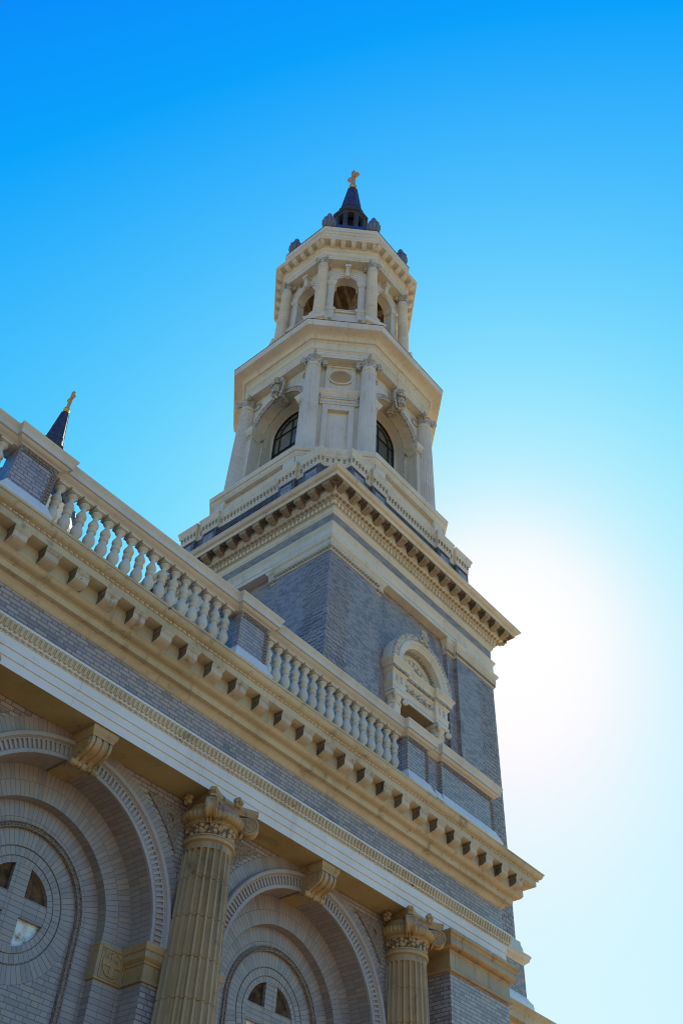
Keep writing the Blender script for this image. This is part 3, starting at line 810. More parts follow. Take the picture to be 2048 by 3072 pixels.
# string courses of the lower stage and its heavy cornice
mb = MB(); mb.ring(sq(h), [(0, 13.52), (.06, 13.50), (.09, 13.47), (.095, 13.36), (.11, 13.34), (.13, 13.26), (.14, 13.20), (.20, 13.14), (.27, 13.08), (.29, 13.05), (.29, 13.01), (.26, 12.98), (.24, 12.90), (.17, 12.84), (.13, 12.80), (.12, 12.78)])
part('string_course', mb, M['tower_cream'], tower)
mb = MB(); mb.ring(sq(h+.12), [(0, 12.79), (0, 11.9)]); part('lower_wall', mb, M['brick_tower'], tower)
mb = MB(); mb.ring(sq(h+.12), [(0, 11.92), (.02, 11.90), (.06, 11.82), (.12, 11.74), (.13, 11.66), (.13, 11.50), (.10, 11.48), (.10, 9.5)]); part('plinth_course', mb, M['white'], tower)
mb = MB(); mb.ring(sq(h+.16), [(.0, 11.30), (.62, 11.22), (.66, 11.20), (.66, 11.16), (.60, 11.10), (.55, 11.02), (.53, 10.98), (.52, 10.84), (.34, 10.83), (.32, 10.62), (.24, 10.56), (.1, 10.5), (.1, 9.9), (0, 9.9), (0, 0)])
part('lower_cornice', mb, M['cream_worn'], tower)

# pilaster capitals
capp = [(0, 22.42), (.03, 22.43), (.035, 22.455), (.02, 22.465), (.015, 22.50), (.03, 22.56), (.07, 22.60), (.085, 22.615), (.085, 22.635), (.07, 22.64), (.075, 22.80), (.085, 22.82), (.11, 22.85), (.125, 22.86), (.14, 22.90), (.163, 22.94), (.165, 22.985), (-.3, 23.0)]
for sx in (-1, 1):
    for sy in (-1, 1):
        mb = MB()
        for a, b in ((h-2.258, h), (1.85, h-.14)):
            xs_ = sorted((sx*a, sx*b)); ys_ = sorted((sy*a, sy*b)); mb.ring(rect(xs_[0], xs_[1], ys_[0], ys_[1]), capp)
        pc = part('pilaster_capital', mb, M['tower_cream'], tower)
        fl = MB(); lf = MB()
        def run_face(x0, x1, y):
            x = x0
            while x < x1:
                fl.box(x, x+.030, y-.088, y-.06, 22.655, 22.80)
                x += .066
            x = x0; j = 0
            while x < x1:
                lf.ellipsoid((x+.05, y-.05, 22.535), (.045, .035, .055), 6, 4); lf.ellipsoid((x+.1, y-.062, 22.575), (.022, .03, .03), 5, 3)
                x += .13
        run_face(-h-.08, -h+2.30, -h); run_face(-h+2.30, -1.80, -h+.14)
        for g in (fl, lf):
            g2 = MB(); g2.v = [(y, x, z) for x, y, z in g.v]; g2.f = list(g.f); g2.uv = list(g.uv); g.add(g2)
            g.v = [(-sx*x, -sy*y, z) for x, y, z in g.v]
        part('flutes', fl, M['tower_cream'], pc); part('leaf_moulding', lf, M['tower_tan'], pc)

# tower entablature
mb = MB(); mb.ring(sq(h), [(-.45, 23.0), (.03, 23.0), (.03, 23.16), (.045, 23.165), (.045, 23.42), (.055, 23.44), (.075, 23.47), (.10, 23.53), (.115, 23.55), (.115, 23.60), (.02, 23.63)])
part('architrave', mb, M['tower_cream'], tower)
mb = MB(); mb.ring(sq(h), [(0.012, 23.6), (.012, 24.12)]); part('frieze', mb, M['brick_tower'], tower)
mb = MB(); mb.ring(sq(h), [(0, 24.09), (.02, 24.10), (.035, 24.14), (.05, 24.16), (.06, 24.17), (.06, 24.32), (.075, 24.33), (.08, 24.345), (.08, 24.54), (.19, 24.545), (.20, 24.555), (.20, 24.575), (.22, 24.58), (.29, 24.60), (.34, 24.645), (.35, 24.66), (.38, 24.665), (.38, 24.90), (.72, 24.905), (.722, 25.0), (.735, 25.01), (.745, 25.03), (.79, 25.04), (.84, 25.075), (.875, 25.12), (.885, 25.14), (.90, 25.145), (.903, 25.18), (.3, 25.30), (-.3, 25.32)])
tc = part('cornice', mb, M['tower_cream'], tower)
d_ = MB(); n = 54; st = 2*(h+.17)/n
for i in range(n): d_.box(-h-.17+st*(i+.16), -h-.17+st*(i+.80), -h-.17, -h-.07, 24.36, 24.53)
part('dentil_band', four(d_), M['tower_cream'], tc)
e_ = MB(); n = 50; st = 2*(h+.27)/n
for i in range(n): e_.ellipsoid((-h-.27+st*(i+.5), -h-.275, 24.605), (.075, .06, .062), 8, 5)
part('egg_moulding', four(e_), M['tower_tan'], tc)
# scroll brackets with a leaf below, rosettes in the coffers between
def bracket():
    b = MB(); w = .135
    b.prism([(-.36, 24.67), (-.42, 24.672), (-.50, 24.69), (-.57, 24.735), (-.63, 24.755), (-.66, 24.775), (-.672, 24.80), (-.672, 24.865), (-.36, 24.865)], -w, w)
    b.prism([(-.36, 24.865), (-.68, 24.865), (-.70, 24.885), (-.70, 24.907), (-.36, 24.907)], -w-.03, w+.03)
    for sx in (-1, 1):
        c = MB(); c.lathe([(.04, -.02), (.05, 0), (.04, .02)], 12); c.v = [(sx*w+z, -.635+x, 24.80+y) for x, y, z in c.v]; b.add(c)
    for i in range(4):
        b.ellipsoid((0, -.40-.065*i, 24.672+.022*i), (.10-.01*i, .055, .03), 7, 5)
    for sx in (-1, 1):
        for i in range(3): b.ellipsoid((sx*.085, -.42-.07*i, 24.685+.024*i), (.04, .04, .03), 6, 4)
    b.ellipsoid((0, -.66, 24.775), (.075, .04, .045), 8, 5)
    return b
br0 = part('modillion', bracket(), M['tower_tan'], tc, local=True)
second_slot(br0, M['soot'], lambda p: abs(p.normal.x) > .9)  # bracket sides darkened in colour, shade and grime together
def rosette():
    b = MB(); z = 24.897
    b.ring([(-.13, -.68), (.13, -.68), (.13, -.42), (-.13, -.42)], [(0, z+.01), (0, z-.012), (-.025, z-.012), (-.025, z+.01)])
    for i in range(6):
        a = i*pi/3; b.ellipsoid((.062*cos(a), -.55+.062*sin(a), z-.01), (.045, .045, .035), 7, 5)
    b.ellipsoid((0, -.55, z-.03), (.028, .028, .03), 7, 5)
    return b
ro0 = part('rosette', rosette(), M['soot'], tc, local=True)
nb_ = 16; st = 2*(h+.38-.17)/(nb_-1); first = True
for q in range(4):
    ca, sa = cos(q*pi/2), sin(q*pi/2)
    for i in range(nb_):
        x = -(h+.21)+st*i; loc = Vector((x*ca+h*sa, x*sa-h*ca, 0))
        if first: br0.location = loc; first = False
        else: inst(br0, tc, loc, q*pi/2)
first = True
for q in range(4):
    ca, sa = cos(q*pi/2), sin(q*pi/2)
    for i in range(nb_):
        x = -(h+.21)+st*(i+.5) if i < nb_-1 else h+.55; loc = Vector((x*ca+h*sa, x*sa-h*ca, 0))
        if first: ro0.location = loc; first = False
        else: inst(ro0, tc, loc, q*pi/2)

# attic parapet with pedestals and cut corners
def attic_plan(d0=0.0):
    a = h-.135; dep = .12
    f = [(-3.58, 0), (-2.79, 0), (-2.79, dep), (-2.38, dep), (-2.38, 0), (-1.59, 0), (-1.59, dep), (1.59, dep), (1.59, 0), (2.38, 0), (2.38, dep), (2.79, dep), (2.79, 0), (3.58, 0)]
    pts = []
    for q in range(4):
        ca, sa = cos(q*pi/2), sin(q*pi/2)
        P = [(t, -a+d) for t, d in f]
        P = [(P[0][0]-.10, P[0][1]+.10+.0)]+P+[(P[-1][0]+.10-.2+.0, P[-1][1]+.10)] if False else P
        e0 = (-3.58+.11, -a+.11); e1 = (3.58-.11, -a+.11)
        P = [e0]+P+[e1]
        P[0] = (-3.58-0.0, -a+.20); P[-1] = (3.58+0.0, -a+.20)
        for x, y in P: pts.append((x*ca-y*sa, x*sa+y*ca))
    return pts
AP = attic_plan()
mb = MB(); mb.ring(AP, [(0, 25.2), (0, 27.43)]); at = part('attic_parapet', mb, M['brick_dark'], tower)
mb = MB(); mb.ring(AP, [(0, 27.40), (.02, 27.41), (.025, 27.44), (.012, 27.45), (.012, 27.50), (.03, 27.51), (.032, 27.55), (.018, 27.56), (.02, 27.60), (.035, 27.76), (.08, 27.80), (.085, 27.82), (.10, 27.83), (.10, 27.93), (.115, 27.95), (.14, 28.03), (.155, 28.05), (.16, 28.12), (-.06, 28.16)])
ac = part('attic_cornice', mb, M['tower_cream'], tower)
g_ = MB()
def along(p, q, fn, sp):
    d = Vector((q[0]-p[0], q[1]-p[1])); L = d.length
    if L < .12: return
    n_ = max(1, int(L/sp))
    for i in range(n_):
        t = (i+.5)/n_; fn(p[0]+d.x*t, p[1]+d.y*t)
P1 = off_poly(AP, .045)
for i in range(len(P1)):
    along(P1[i], P1[(i+1) % len(P1)], lambda x, y: (g_.ellipsoid((x, y, 27.74), (.05, .05, .05), 7, 5), g_.ellipsoid((x, y, 27.64), (.036, .036, .055), 6, 4)), .165)
part('drop_moulding', g_, M['tower_tan'], ac)
# brick panels of the pedestals, framed by dark strips; ribbed panel between
one = MB(); two = MB()
a = h-.135
for t0, t1 in ((-3.58, -2.79), (-2.38, -1.59), (1.59, 2.38), (2.79, 3.58)):
    for q in range(4):
        pn = MB(); pn.box(t0+.14, t1-.14, -a-.012, -a+.02, 25.3, 27.22); pn.rot(q*pi/2); pn = part('panel', pn, M['brick_tower'], at)
        em = MB()
        for k in range(8):
            x = t0+.09+(t1-t0-.18)*(k+.5)/8; em.ellipsoid((x, -a-.012, 27.32), (.03, .02, .05), 6, 4)
        em.rot(q*pi/2); part('egg_moulding', em, M['brick_dark'], pn)

for q in range(4):
    rp = MB()
    for k in range(16):
        z = 26.2+.075*k; rp.box(-1.5, 1.5, -a+.12-.02, -a+.13, z, z+.04)
    rp.rot(q*pi/2); part('ribbed_panel', rp, M['brick_dark'], at)

# octagonal podium
mb = MB(); mb.ring(octo(4.12, 4.43), [(0, 28.0), (0, 28.9)])
PD = octo(4.28, 4.59)
pod = part('podium', mb, M['tower_cream'], tower)
bl = MB()
for q in range(4):
    b = MB()
    b.box(-2.12, -1.55, -4.28, -4.0, 28.0, 28.9); b.box(1.55, 2.12, -4.28, -4.0, 28.0, 28.9)
    b.box(-1.55, 1.55, -4.26, -4.0, 28.0, 28.2)
    bl.add(b, q*pi/2)
    b = MB(); b.box(-1.48, 1.48, -4.59, -4.2, 28.0, 28.9); bl.add(b, q*pi/2+pi/4)
part('podium_block', bl, M['tower_cream'], pod)
mb = MB(); mb.ring(PD, [(-.30, 28.86), (0, 28.86), (.02, 28.88), (.025, 28.93), (.04, 28.94), (.05, 28.98), (.085, 29.04), (.09, 29.07), (.13, 29.08), (.135, 29.16), (.15, 29.18), (.17, 29.24), (.17, 29.30), (-.5, 29.36), (-1.2, 29.38)])
part('podium_cornice', mb, M['tower_cream'], pod)

# belfry storey
BW = 3.50; BD = 3.70; BB = BD*sqrt(2)-BW
bw = MB()
zc_ = 33.8
for q in range(4):
    w = MB()
    w.wall_hole(-BB, BB, 29.3, 36.3, 0, zc_, 1.40, -BW, 40)
    w.arc([(1.40, -BW), (1.40, -3.02), (1.20, -3.02), (1.20, -2.62), (1.03, -2.62)], 0, zc_, n=40, jamb=29.3)
    bw.add(w, q*pi/2)
    d = MB(); d.poly([(-BB, -BD, 29.3), (BB, -BD, 29.3), (BB, -BD, 36.3), (-BB, -BD, 36.3)]) if False else None
    hd = (BW*sqrt(2)-BD)                       # half length of the diagonal face
    d = MB(); Y = -BD
    for x0, x1, z0, z1, yy in ((-hd, -.42, 29.3, 33.0, Y), (.42, hd, 29.3, 33.0, Y), (-hd, hd, 33.0, 34.25, Y), (-hd, -.6, 34.25, 36.3, Y), (.6, hd, 34.25, 36.3, Y), (-.42, .42, 29.3, 33.0, Y+.12)):
        d.poly([(x0, yy, z0), (x1, yy, z0), (x1, yy, z1), (x0, yy, z1)])
    d.poly([(-.42, Y, 33.0), (.42, Y, 33.0), (.42, Y+.12, 33.0), (-.42, Y+.12, 33.0)])
    for x in (-.42, .42): d.poly([(x, Y, 29.3), (x, Y+.12, 29.3), (x, Y+.12, 33.0), (x, Y, 33.0)])
    n = 48; ez = 35.28
    ts = [2*pi*i/n for i in range(n)]
    def sqr(t):
        c, q_ = cos(t), sin(t); k = min(.6/max(abs(c), 1e-6), ((36.3-ez) if q_ > 0 else (ez-34.25))/max(abs(q_), 1e-6)); return (k*c, Y, ez+k*q_)
    for i in range(n):
        t0, t1 = ts[i], ts[(i+1) % n]
        d.poly([(.46*cos(t0), Y, ez+.44*sin(t0)), sqr(t0), sqr(t1), (.46*cos(t1), Y, ez+.44*sin(t1))])
    for j in range(6):                         # hollow of the niche
        f0, f1 = j/6, (j+1)/6
        def nr(t, f): 
            r_ = sqrt(max(0.0, 1-f**5)); return (.46*r_*cos(t), Y+.55*f, ez+.44*r_*sin(t))
        for i in range(n):
            t0, t1 = ts[i], ts[(i+1) % n]; d.poly([nr(t0, f0), nr(t1, f0), nr(t1, f1), nr(t0, f1)])
    bw.add(d, q*pi/2+pi/4)
bw.poly([(x, y, 36.25) for x, y in octo(BW, BD)])
belf = part('belfry_wall', bw, M['tower_cream'], tower)
for q in range(4):
    w = MB()                                     # archivolt with carved band
    w.arc([(1.385, -BW+.02), (1.385, -BW-.06), (1.41, -BW-.07), (1.42, -BW-.05), (1.60, -BW-.05), (1.61, -BW-.08), (1.65, -BW-.08), (1.66, -BW-.05), (1.66, -BW+.02)], 0, zc_, n=40, jamb=None)
    for i in range(34):
        t = pi*(i+.5)/34; w.ellipsoid((1.51*cos(t), -BW-.052, zc_+1.51*sin(t)), (.055, .025, .055), 6, 4)
    w.arc([(1.22, -3.03), (1.22, -3.07), (1.27, -3.07), (1.27, -3.01)], 0, zc_, n=40, jamb=29.4)
    for sg in (-1, 1):                           # roundels in the spandrels
        w.arc([(.40, -BW+.01), (.40, -BW-.03), (.34, -BW-.04), (.30, -BW-.01)], sg*1.62, 35.72, 0, 2*pi, 24) if False else None
        for i in range(12):
            t = i*pi/6; w.ellipsoid((sg*1.45+.20*cos(t), -BW-.03, 35.62+.20*sin(t)), (.05, .03, .05), 5, 4)
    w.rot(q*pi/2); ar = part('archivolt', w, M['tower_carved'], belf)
    # impost pilasters of the arch
    for sg in (-1, 1):
        im = MB()
        x0, x1 = sorted((sg*1.38, sg*1.72))
        im.box(x0, x1, -BW-.14, -BW+.3, 29.3, 33.25)
        im.ring(rect(x0, x1, -BW-.14, -BW+.3), [(0, 33.2), (.02, 33.22), (.02, 33.26), (.01, 33.28), (.02, 33.42), (.06, 33.52), (.10, 33.56), (.10, 33.60), (.12, 33.62), (.12, 33.68), (.17, 33.76), (.18, 33.80), (.18, 33.84), (-.1, 33.86)])
        for i in range(5):
            for zz, s_ in ((33.34, .05), (33.47, .045)):
                im.ellipsoid((x0+.03+(x1-x0-.06)*i/4, -BW-.165-(zz-33.34)*.3, zz), (s_*.8, .03, s_), 6, 4)
                im.ellipsoid(((x0-.02 if sg > 0 else x1+.02), -BW-.10+.09*i, zz), (.03, s_*.8, s_), 6, 4)
        im.rot(q*pi/2); part('impost', im, M['tower_cream'], belf)
    # window with iron bars
    g = MB(); pts = [(1.03*cos(pi*i/24), -2.60, zc_+1.03*sin(pi*i/24)) for i in range(25)]; g.poly([(1.03, -2.60, 29.4)]+pts+[(-1.03, -2.60, 29.4)])
    g.rot(q*pi/2); wi = part('window', g, M['pane'], belf)
    f = MB()
    f.arc([(1.04, -2.61), (1.04, -2.68), (.97, -2.68), (.97, -2.61)], 0, zc_, n=32, jamb=29.4)
    f.arc([(.70, -2.61), (.70, -2.66), (.665, -2.66), (.665, -2.61)], 0, zc_, n=32, jamb=29.4)
    for t in (pi*.2, pi*.4, pi*.6, pi*.8):
        b = MB(); b.box(.68, .98, -2.66, -2.61, -.018, .018); b.v = [(x*cos(t)-z*sin(t), y, zc_+x*sin(t)+z*cos(t)) for x, y, z in b.v]; f.add(b)
    f.box(-.018, .018, -2.655, -2.61, 29.4, zc_+.66)
    for z in (30.5, 31.6, 32.7, 33.8): f.box(-.97, .97, -2.66, -2.61, z-.02, z+.02)
    f.rot(q*pi/2); part('window_frame', f, M['iron'], wi)
    # angel keystone with folded arms on a winged shield
    k = MB(); Y = -BW
    k.prism([(Y+.30, 36.18), (Y-.34, 36.18), (Y-.34, 36.0), (Y-.26, 35.6), (Y-.22, 35.2), (Y-.14, 34.92), (Y+.30, 34.92)], -.20, .20)
    for sg in (-1, 1):                           # wings curving up either side
        for i in range(9):
            t = i/8; k.ellipsoid((sg*(.17+.17*sin(pi*t*.95)), Y-.24-.05*t, 34.95+1.15*t), (.075, .07, .12), 8, 6)
        for i in range(5):
            t = i/4; k.ellipsoid((sg*(.30+.04*sin(pi*t)), Y-.20, 35.25+.7*t), (.06, .035, .10), 7, 5)
    k.ellipsoid((0, Y-.43, 36.00), (.105, .12, .135), 12, 9)               # head
    k.ellipsoid((0, Y-.40, 36.06), (.12, .13, .10), 10, 7)                 # hair
    k.ellipsoid((0, Y-.545, 35.985), (.018, .03, .03), 6, 4)               # nose
    k.lathe([(.06, 35.82), (.055, 35.92)], 10, (0, Y-.40, 0))              # neck
    k.lathe([(.15, 35.10), (.17, 35.22), (.155, 35.42), (.17, 35.58), (.19, 35.70), (.15, 35.80), (.05, 35.86)], 14, (0, Y-.36, 0))   # body and robe
    for i in range(7):
        a = -pi*.95+i*pi*.9/6; k.tube([(.155*cos(a), Y-.36+.155*sin(a), 35.45), (.165*cos(a), Y-.36+.165*sin(a), 35.25), (.15*cos(a), Y-.35+.15*sin(a), 35.05)], [.02, .03, .02], 5)
    k.tube([(-.19, Y-.37, 35.72), (-.22, Y-.47, 35.56), (-.02, Y-.58, 35.52), (.10, Y-.56, 35.58)], [.06, .06, .05, .04], 8)
    k.tube([(.19, Y-.37, 35.72), (.22, Y-.48, 35.60), (.04, Y-.56, 35.60), (-.10, Y-.57, 35.64)], [.06, .06, .05, .04], 8)
    for sg in (-1, 1):
        for i in range(5): k.tube([(sg*.10, Y-.58, 35.575+.03*(sg < 0)-.014*i+.03), (sg*.145, Y-.575, 35.575+.03*(sg < 0)-.014*i+.03), (sg*.17, Y-.55, 35.57+.03*(sg < 0)-.014*i+.03)], [.009, .009, .007], 5)
    for i in range(4): k.ellipsoid((.06*(i-1.5), Y-.36, 35.0-.03*(i % 2)), (.05, .06, .07), 7, 5)
    k.ellipsoid((0, Y-.26, 34.92), (.10, .10, .12), 8, 6)
    k.rot(q*pi/2); part('angel_keystone', k, M['tower_carved'], belf)
    # diagonal face: sunk panel, carved band, framed oval niche
    p = MB(); Y = -BD
    p.box(-.80, .80, Y-.10, Y+.01, 33.30, 33.38); p.box(-.80, .80, Y-.07, Y+.01, 33.38, 33.66)
    p.box(-.82, .82, Y-.12, Y+.01, 33.66, 33.70); p.box(-.80, .80, Y-.10, Y+.01, 33.70, 33.92)
    p.ring(rect(-.80, .80, Y-.10, Y+.05), [(0, 33.92), (.05, 33.97), (.06, 34.02), (.10, 34.06), (.13, 34.14), (.13, 34.20), (-.05, 34.22)])
    for i in range(12):
        x = -.75+1.5*i/11; p.ellipsoid((x, Y-.115, 33.81), (.05, .04, .085), 7, 5); p.ellipsoid((x, Y-.078, 33.52), (.055, .03, .06), 6, 4); p.ellipsoid((x+.07, Y-.07, 33.47), (.03, .025, .05), 5, 4)
    for x0, x1 in ((-.66, -.44), (.44, .66)): p.box(x0, x1, Y-.06, Y+.01, 29.4, 33.30)
    p.box(-.44, .44, Y-.06, Y+.01, 32.98, 33.30)
    # frame
    for x0, x1, z0, z1, yy in ((-.64, -.58, 34.3, 36.2, .07), (.58, .64, 34.3, 36.2, .07), (-.58, .58, 36.12, 36.2, .07), (-.58, -.46, 34.34, 36.10, .045), (.46, .58, 34.34, 36.10, .045), (-.46, .46, 35.98, 36.10, .045)):
        p.box(x0, x1, Y-yy, Y+.01, z0, z1)
    p.rot(q*pi/2+pi/4); pa = part('belfry_panel', p, M['tower_cream'], belf)
    o = MB(); n = 40; z0 = 35.28; rx, rz = .46, .44
    def el(s_, y): return [(s_*rx*cos(2*pi*i/n), y, z0+s_*rz*sin(2*pi*i/n)) for i in range(n)]
    rows = [el(1.2, Y+.005), el(1.2, Y-.075), el(1.04, Y-.085), el(1.0, Y-.06), el(.98, Y-.012)]
    for A, B_ in zip(rows, rows[1:]):
        for i in range(n): o.poly([A[i], A[(i+1) % n], B_[(i+1) % n], B_[i]])
    o.rot(q*pi/2+pi/4); part('oval_frame', o, M['tower_cream'], pa)

# columns of the belfry: fluted, with bell capitals under concave abaci
def col_cap(mb, z0, z1, r, w, horn=True):
    """Capital from z0 to z1: bell, horned abacus and corner leaves."""
    H = z1-z0
    mb.lathe([(r*1.0, z0-.02), (r*1.0, z0+.45*H), (r*1.08, z0+.5*H), (r*1.12, z0+.75*H)], 24)
    pts = []
    for q in range(4):
        a0 = -3*pi/4+q*pi/2
        A = Vector((cos(a0), sin(a0)))*w; B_ = Vector((cos(a0+pi/2), sin(a0+pi/2)))*w
        tn = (B_-A).normalized(); no = Vector((tn.y, -tn.x)); A2 = A+tn*.05; B2 = B_-tn*.05
        for i in range(7):
            t = i/6; p = A2.lerp(B2, t)-no*(w*.24*4*t*(1-t)); pts.append((p.x, p.y))
    rows = [[(x*k_, y*k_, z) for x, y in pts] for k_, z in ((.90, z0+.70*H), (.93, z0+.80*H), (1.0, z0+.88*H), (1.0, z1))]
    for A, B_ in zip(rows, rows[1:]):
        for i in range(len(A)): mb.poly([A[i], A[(i+1) % len(A)], B_[(i+1) % len(A)], B_[i]])
    mb.poly(rows[0]); mb.poly(rows[-1])
    for q in range(4):
        a0 = pi/4+q*pi/2; c = Vector((cos(a0), sin(a0)))
        b = MB(); rr = .24*H
        b.lathe([(rr*.8, -.06), (rr, -.04), (rr*.85, 0), (rr, .04), (rr*.8, .06)], 14); b.v = [(w*.80+x, z, z0+.55*H+y) for x, y, z in b.v]; mb.add(b, a0)
        b = MB(); b.tube([(w*.62, 0, z0+.7*H), (w*.74, 0, z0+.45*H), (w*.66, 0, z0+.12*H)], [.05, .05, .02], 6); mb.add(b, a0)
        b = MB(); b.ellipsoid((w*.56, 0, z0+.84*H), (.05, .07, .07), 7, 5)
        for sg in (-1, 1): b.ellipsoid((w*.52, sg*.09, z0+.72*H), (.05, .06, .04), 6, 4)
        mb.add(b, q*pi/2)
def belfry_column():
    mb = MB(); NF = 24
    def rf(r, z, a):
        if z > 35.32 or z < 29.75: return r
        q = (a*NF/(2*pi)) % 1.0
        return r-.032*(max(0.0, sin(pi*min(1, max(0, (q-.12)/.76))))**.6)
    prof = [(.385-.075*((z-29.6)/5.9)**1.4, z) for z in (29.62, 29.74, 29.76, 31, 32.2, 33.4, 34.4, 35.30)]+[(.31, 35.33), (.31, 35.36), (.345, 35.37), (.355, 35.395), (.345, 35.42), (.315, 35.43), (.30, 35.60)]
    mb.lathe(prof, NF*8, rf=rf)
    mb.lathe([(.385, 29.62), (.43, 29.58), (.44, 29.53), (.42, 29.48), (.48, 29.44), (.50, 29.38), (.48, 29.33), (.0, 29.33)], 28)
    c = part('belfry_column', mb, M['tower_cream'], tower, 40, local=True)
    cb = MB(); col_cap(cb, 35.58, 36.17, .30, .58); part('capital', cb, M['tower_carved'], c, 40, local=True)
    return c
bc = belfry_column(); first = True
for x, y in [(-1.96, -3.63), (1.96, -3.63), (3.63, -1.96), (3.63, 1.96), (1.96, 3.63), (-1.96, 3.63), (-3.63, 1.96), (-3.63, -1.96)]:
    ang_ = math.atan2(y, x)
    # capitals turn with the diagonal faces
    rz = round((ang_-pi/4)/(pi/2))*pi/2+pi/8*0
    if first: bc.location = (x, y, 0); bc.rotation_euler = (0, 0, rz); first = False
    else: inst(bc, tower, (x, y, 0), rz)

# entablature over the belfry columns with its big hollow cornice
OB = octo(BW, 3.745)
mb = MB(); mb.ring(OB, [(0, 36.17), (.36, 36.17), (.36, 36.32), (.375, 36.325), (.375, 36.50), (.39, 36.505), (.39, 36.58), (.41, 36.60), (.44, 36.66), (.455, 36.67), (.455, 36.71), (.40, 36.73), (.40, 37.16), (.42, 37.17), (.43, 37.20), (.46, 37.23), (.47, 37.25), (.55, 37.26), (.56, 37.28), (.575, 37.30), (.59, 37.38), (.64, 37.47), (.72, 37.53), (.86, 37.56), (1.02, 37.57), (1.045, 37.575), (1.05, 37.78), (1.065, 37.80), (1.085, 37.86), (1.09, 37.93)])
en = part('belfry_entablature', mb, M['tower_cream'], tower)
mb = MB(); mb.ring(OB, [(1.092, 37.925), (1.10, 37.93), (1.10, 37.965), (.4, 38.2), (-.6, 38.3)]); part('gutter', mb, M['gutter'], en)

# upper open lantern storey
UW = 2.75; UO = octo(UW, UW)
ub = UW*(sqrt(2)-1)
mb = MB(); mb.ring(octo(3.0, 3.0), [(0, 38.1), (0, 39.95), (.05, 40.0), (.08, 40.08), (.22, 40.12), (.24, 40.16), (.24, 40.26), (.26, 40.30), (.28, 40.38), (.0, 40.42), (-.20, 40.44), (-.20, 41.6)]); up_b = part('upper_plinth', mb, M['tower_cream'], tower)
zc2 = 44.75; r2_ = .62
uw = MB()
for q in range(8):
    w = MB(); w.wall_hole(-ub, ub, 41.2, 46.4, 0, zc2, r2_, -UW, 28, sill=42.15)
    ui = ub*(UW-.45)/UW; w.wall_hole(-ui, ui, 41.2, 46.4, 0, zc2, r2_, -UW+.45, 28, sill=42.15)
    w.arc([(r2_, -UW), (r2_, -UW+.45)], 0, zc2, n=28, jamb=42.15); w.poly([(-r2_, -UW, 42.15), (r2_, -UW, 42.15), (r2_, -UW+.45, 42.15), (-r2_, -UW+.45, 42.15)])
    uw.add(w, q*pi/4)
upw = part('upper_wall', uw, M['tower_cream'], tower)
for q in range(8):
    w = MB(); Y = -UW
    w.arc([(.60, Y+.02), (.60, Y-.05), (.70, Y-.05), (.70, Y-.08), (.82, Y-.08), (.83, Y-.11), (.90, Y-.12), (.91, Y+.02)], 0, zc2, n=28)
    for sg in (-1, 1):
        x0, x1 = sorted((sg*.60, sg*.92))
        w.box(x0, x1, Y-.06, Y+.02, 42.15, 44.5)
        w.ring(rect(x0, x1, Y-.06, Y+.3), [(0, 44.45), (.03, 44.47), (.03, 44.52), (.05, 44.54), (.06, 44.62), (.10, 44.68), (.11, 44.75), (-.02, 44.76)])
        w.ring(rect(x0-.04, x1+.04, Y-.16, Y+.05), [(-.02, 40.42), (.0, 40.43), (.0, 41.95), (.03, 41.97), (.06, 42.06), (.07, 42.15), (-.05, 42.17)])
    w.box(-.56, .56, Y-.08, Y+.02, 41.95, 42.17); w.box(-.54, .54, Y-.11, Y+.02, 42.10, 42.16)
    # keystone
    w.prism([(Y+.05, 45.98), (Y-.30, 45.98), (Y-.30, 45.86), (Y-.26, 45.84), (Y-.22, 45.5), (Y-.17, 45.30), (Y+.05, 45.30)], -.10, .10)
    w.box(-.16, .16, Y-.36, Y+.05, 45.98, 46.16); w.prism([(Y, 45.34), (Y-.20, 45.34), (Y-.22, 45.28), (Y-.16, 45.24), (Y, 45.24)], -.12, .12)
    w.rot(q*pi/4); part('arch_surround', w, M['tower_cream'], upw)
# timber ceiling and braces inside
b = MB(); b.poly([(x, y, 46.3) for x, y in octo(2.3, 2.3)])
for k in range(-4, 5): b.box(-2.3, 2.3, k*.55-.09, k*.55+.09, 46.0, 46.29)
b.box(-.16, .16, -2.3, 2.3, 45.7, 46.0)
for z in (43.6, 44.9):
    bm_ = MB(); bm_.box(-2.4, 2.4, -.12, .12, z, z+.24); b.add(bm_, pi/5); b.add(bm_, pi/5+pi/2)
b.rot(pi/7); part('timber_ceiling', b, M['wood'], upw)
b = MB(); b.poly([(x, y, 42.0) for x, y in octo(2.6, 2.6)]); b.lathe([(1.5, 42.0), (1.45, 42.6), (.8, 43.5), (.25, 43.9), (0, 43.95)], 20); part('belfry_floor', b, M['wood'], upw)
for q in range(8):
    b = MB()
    for sg in (-1, 1): b.tube([(sg*.60, -UW+.2, 42.85), (sg*.12, -UW+.2, 42.2)], .035, 4)
    b.rot(q*pi/4); part('white_brace', b, M['white'], upw)

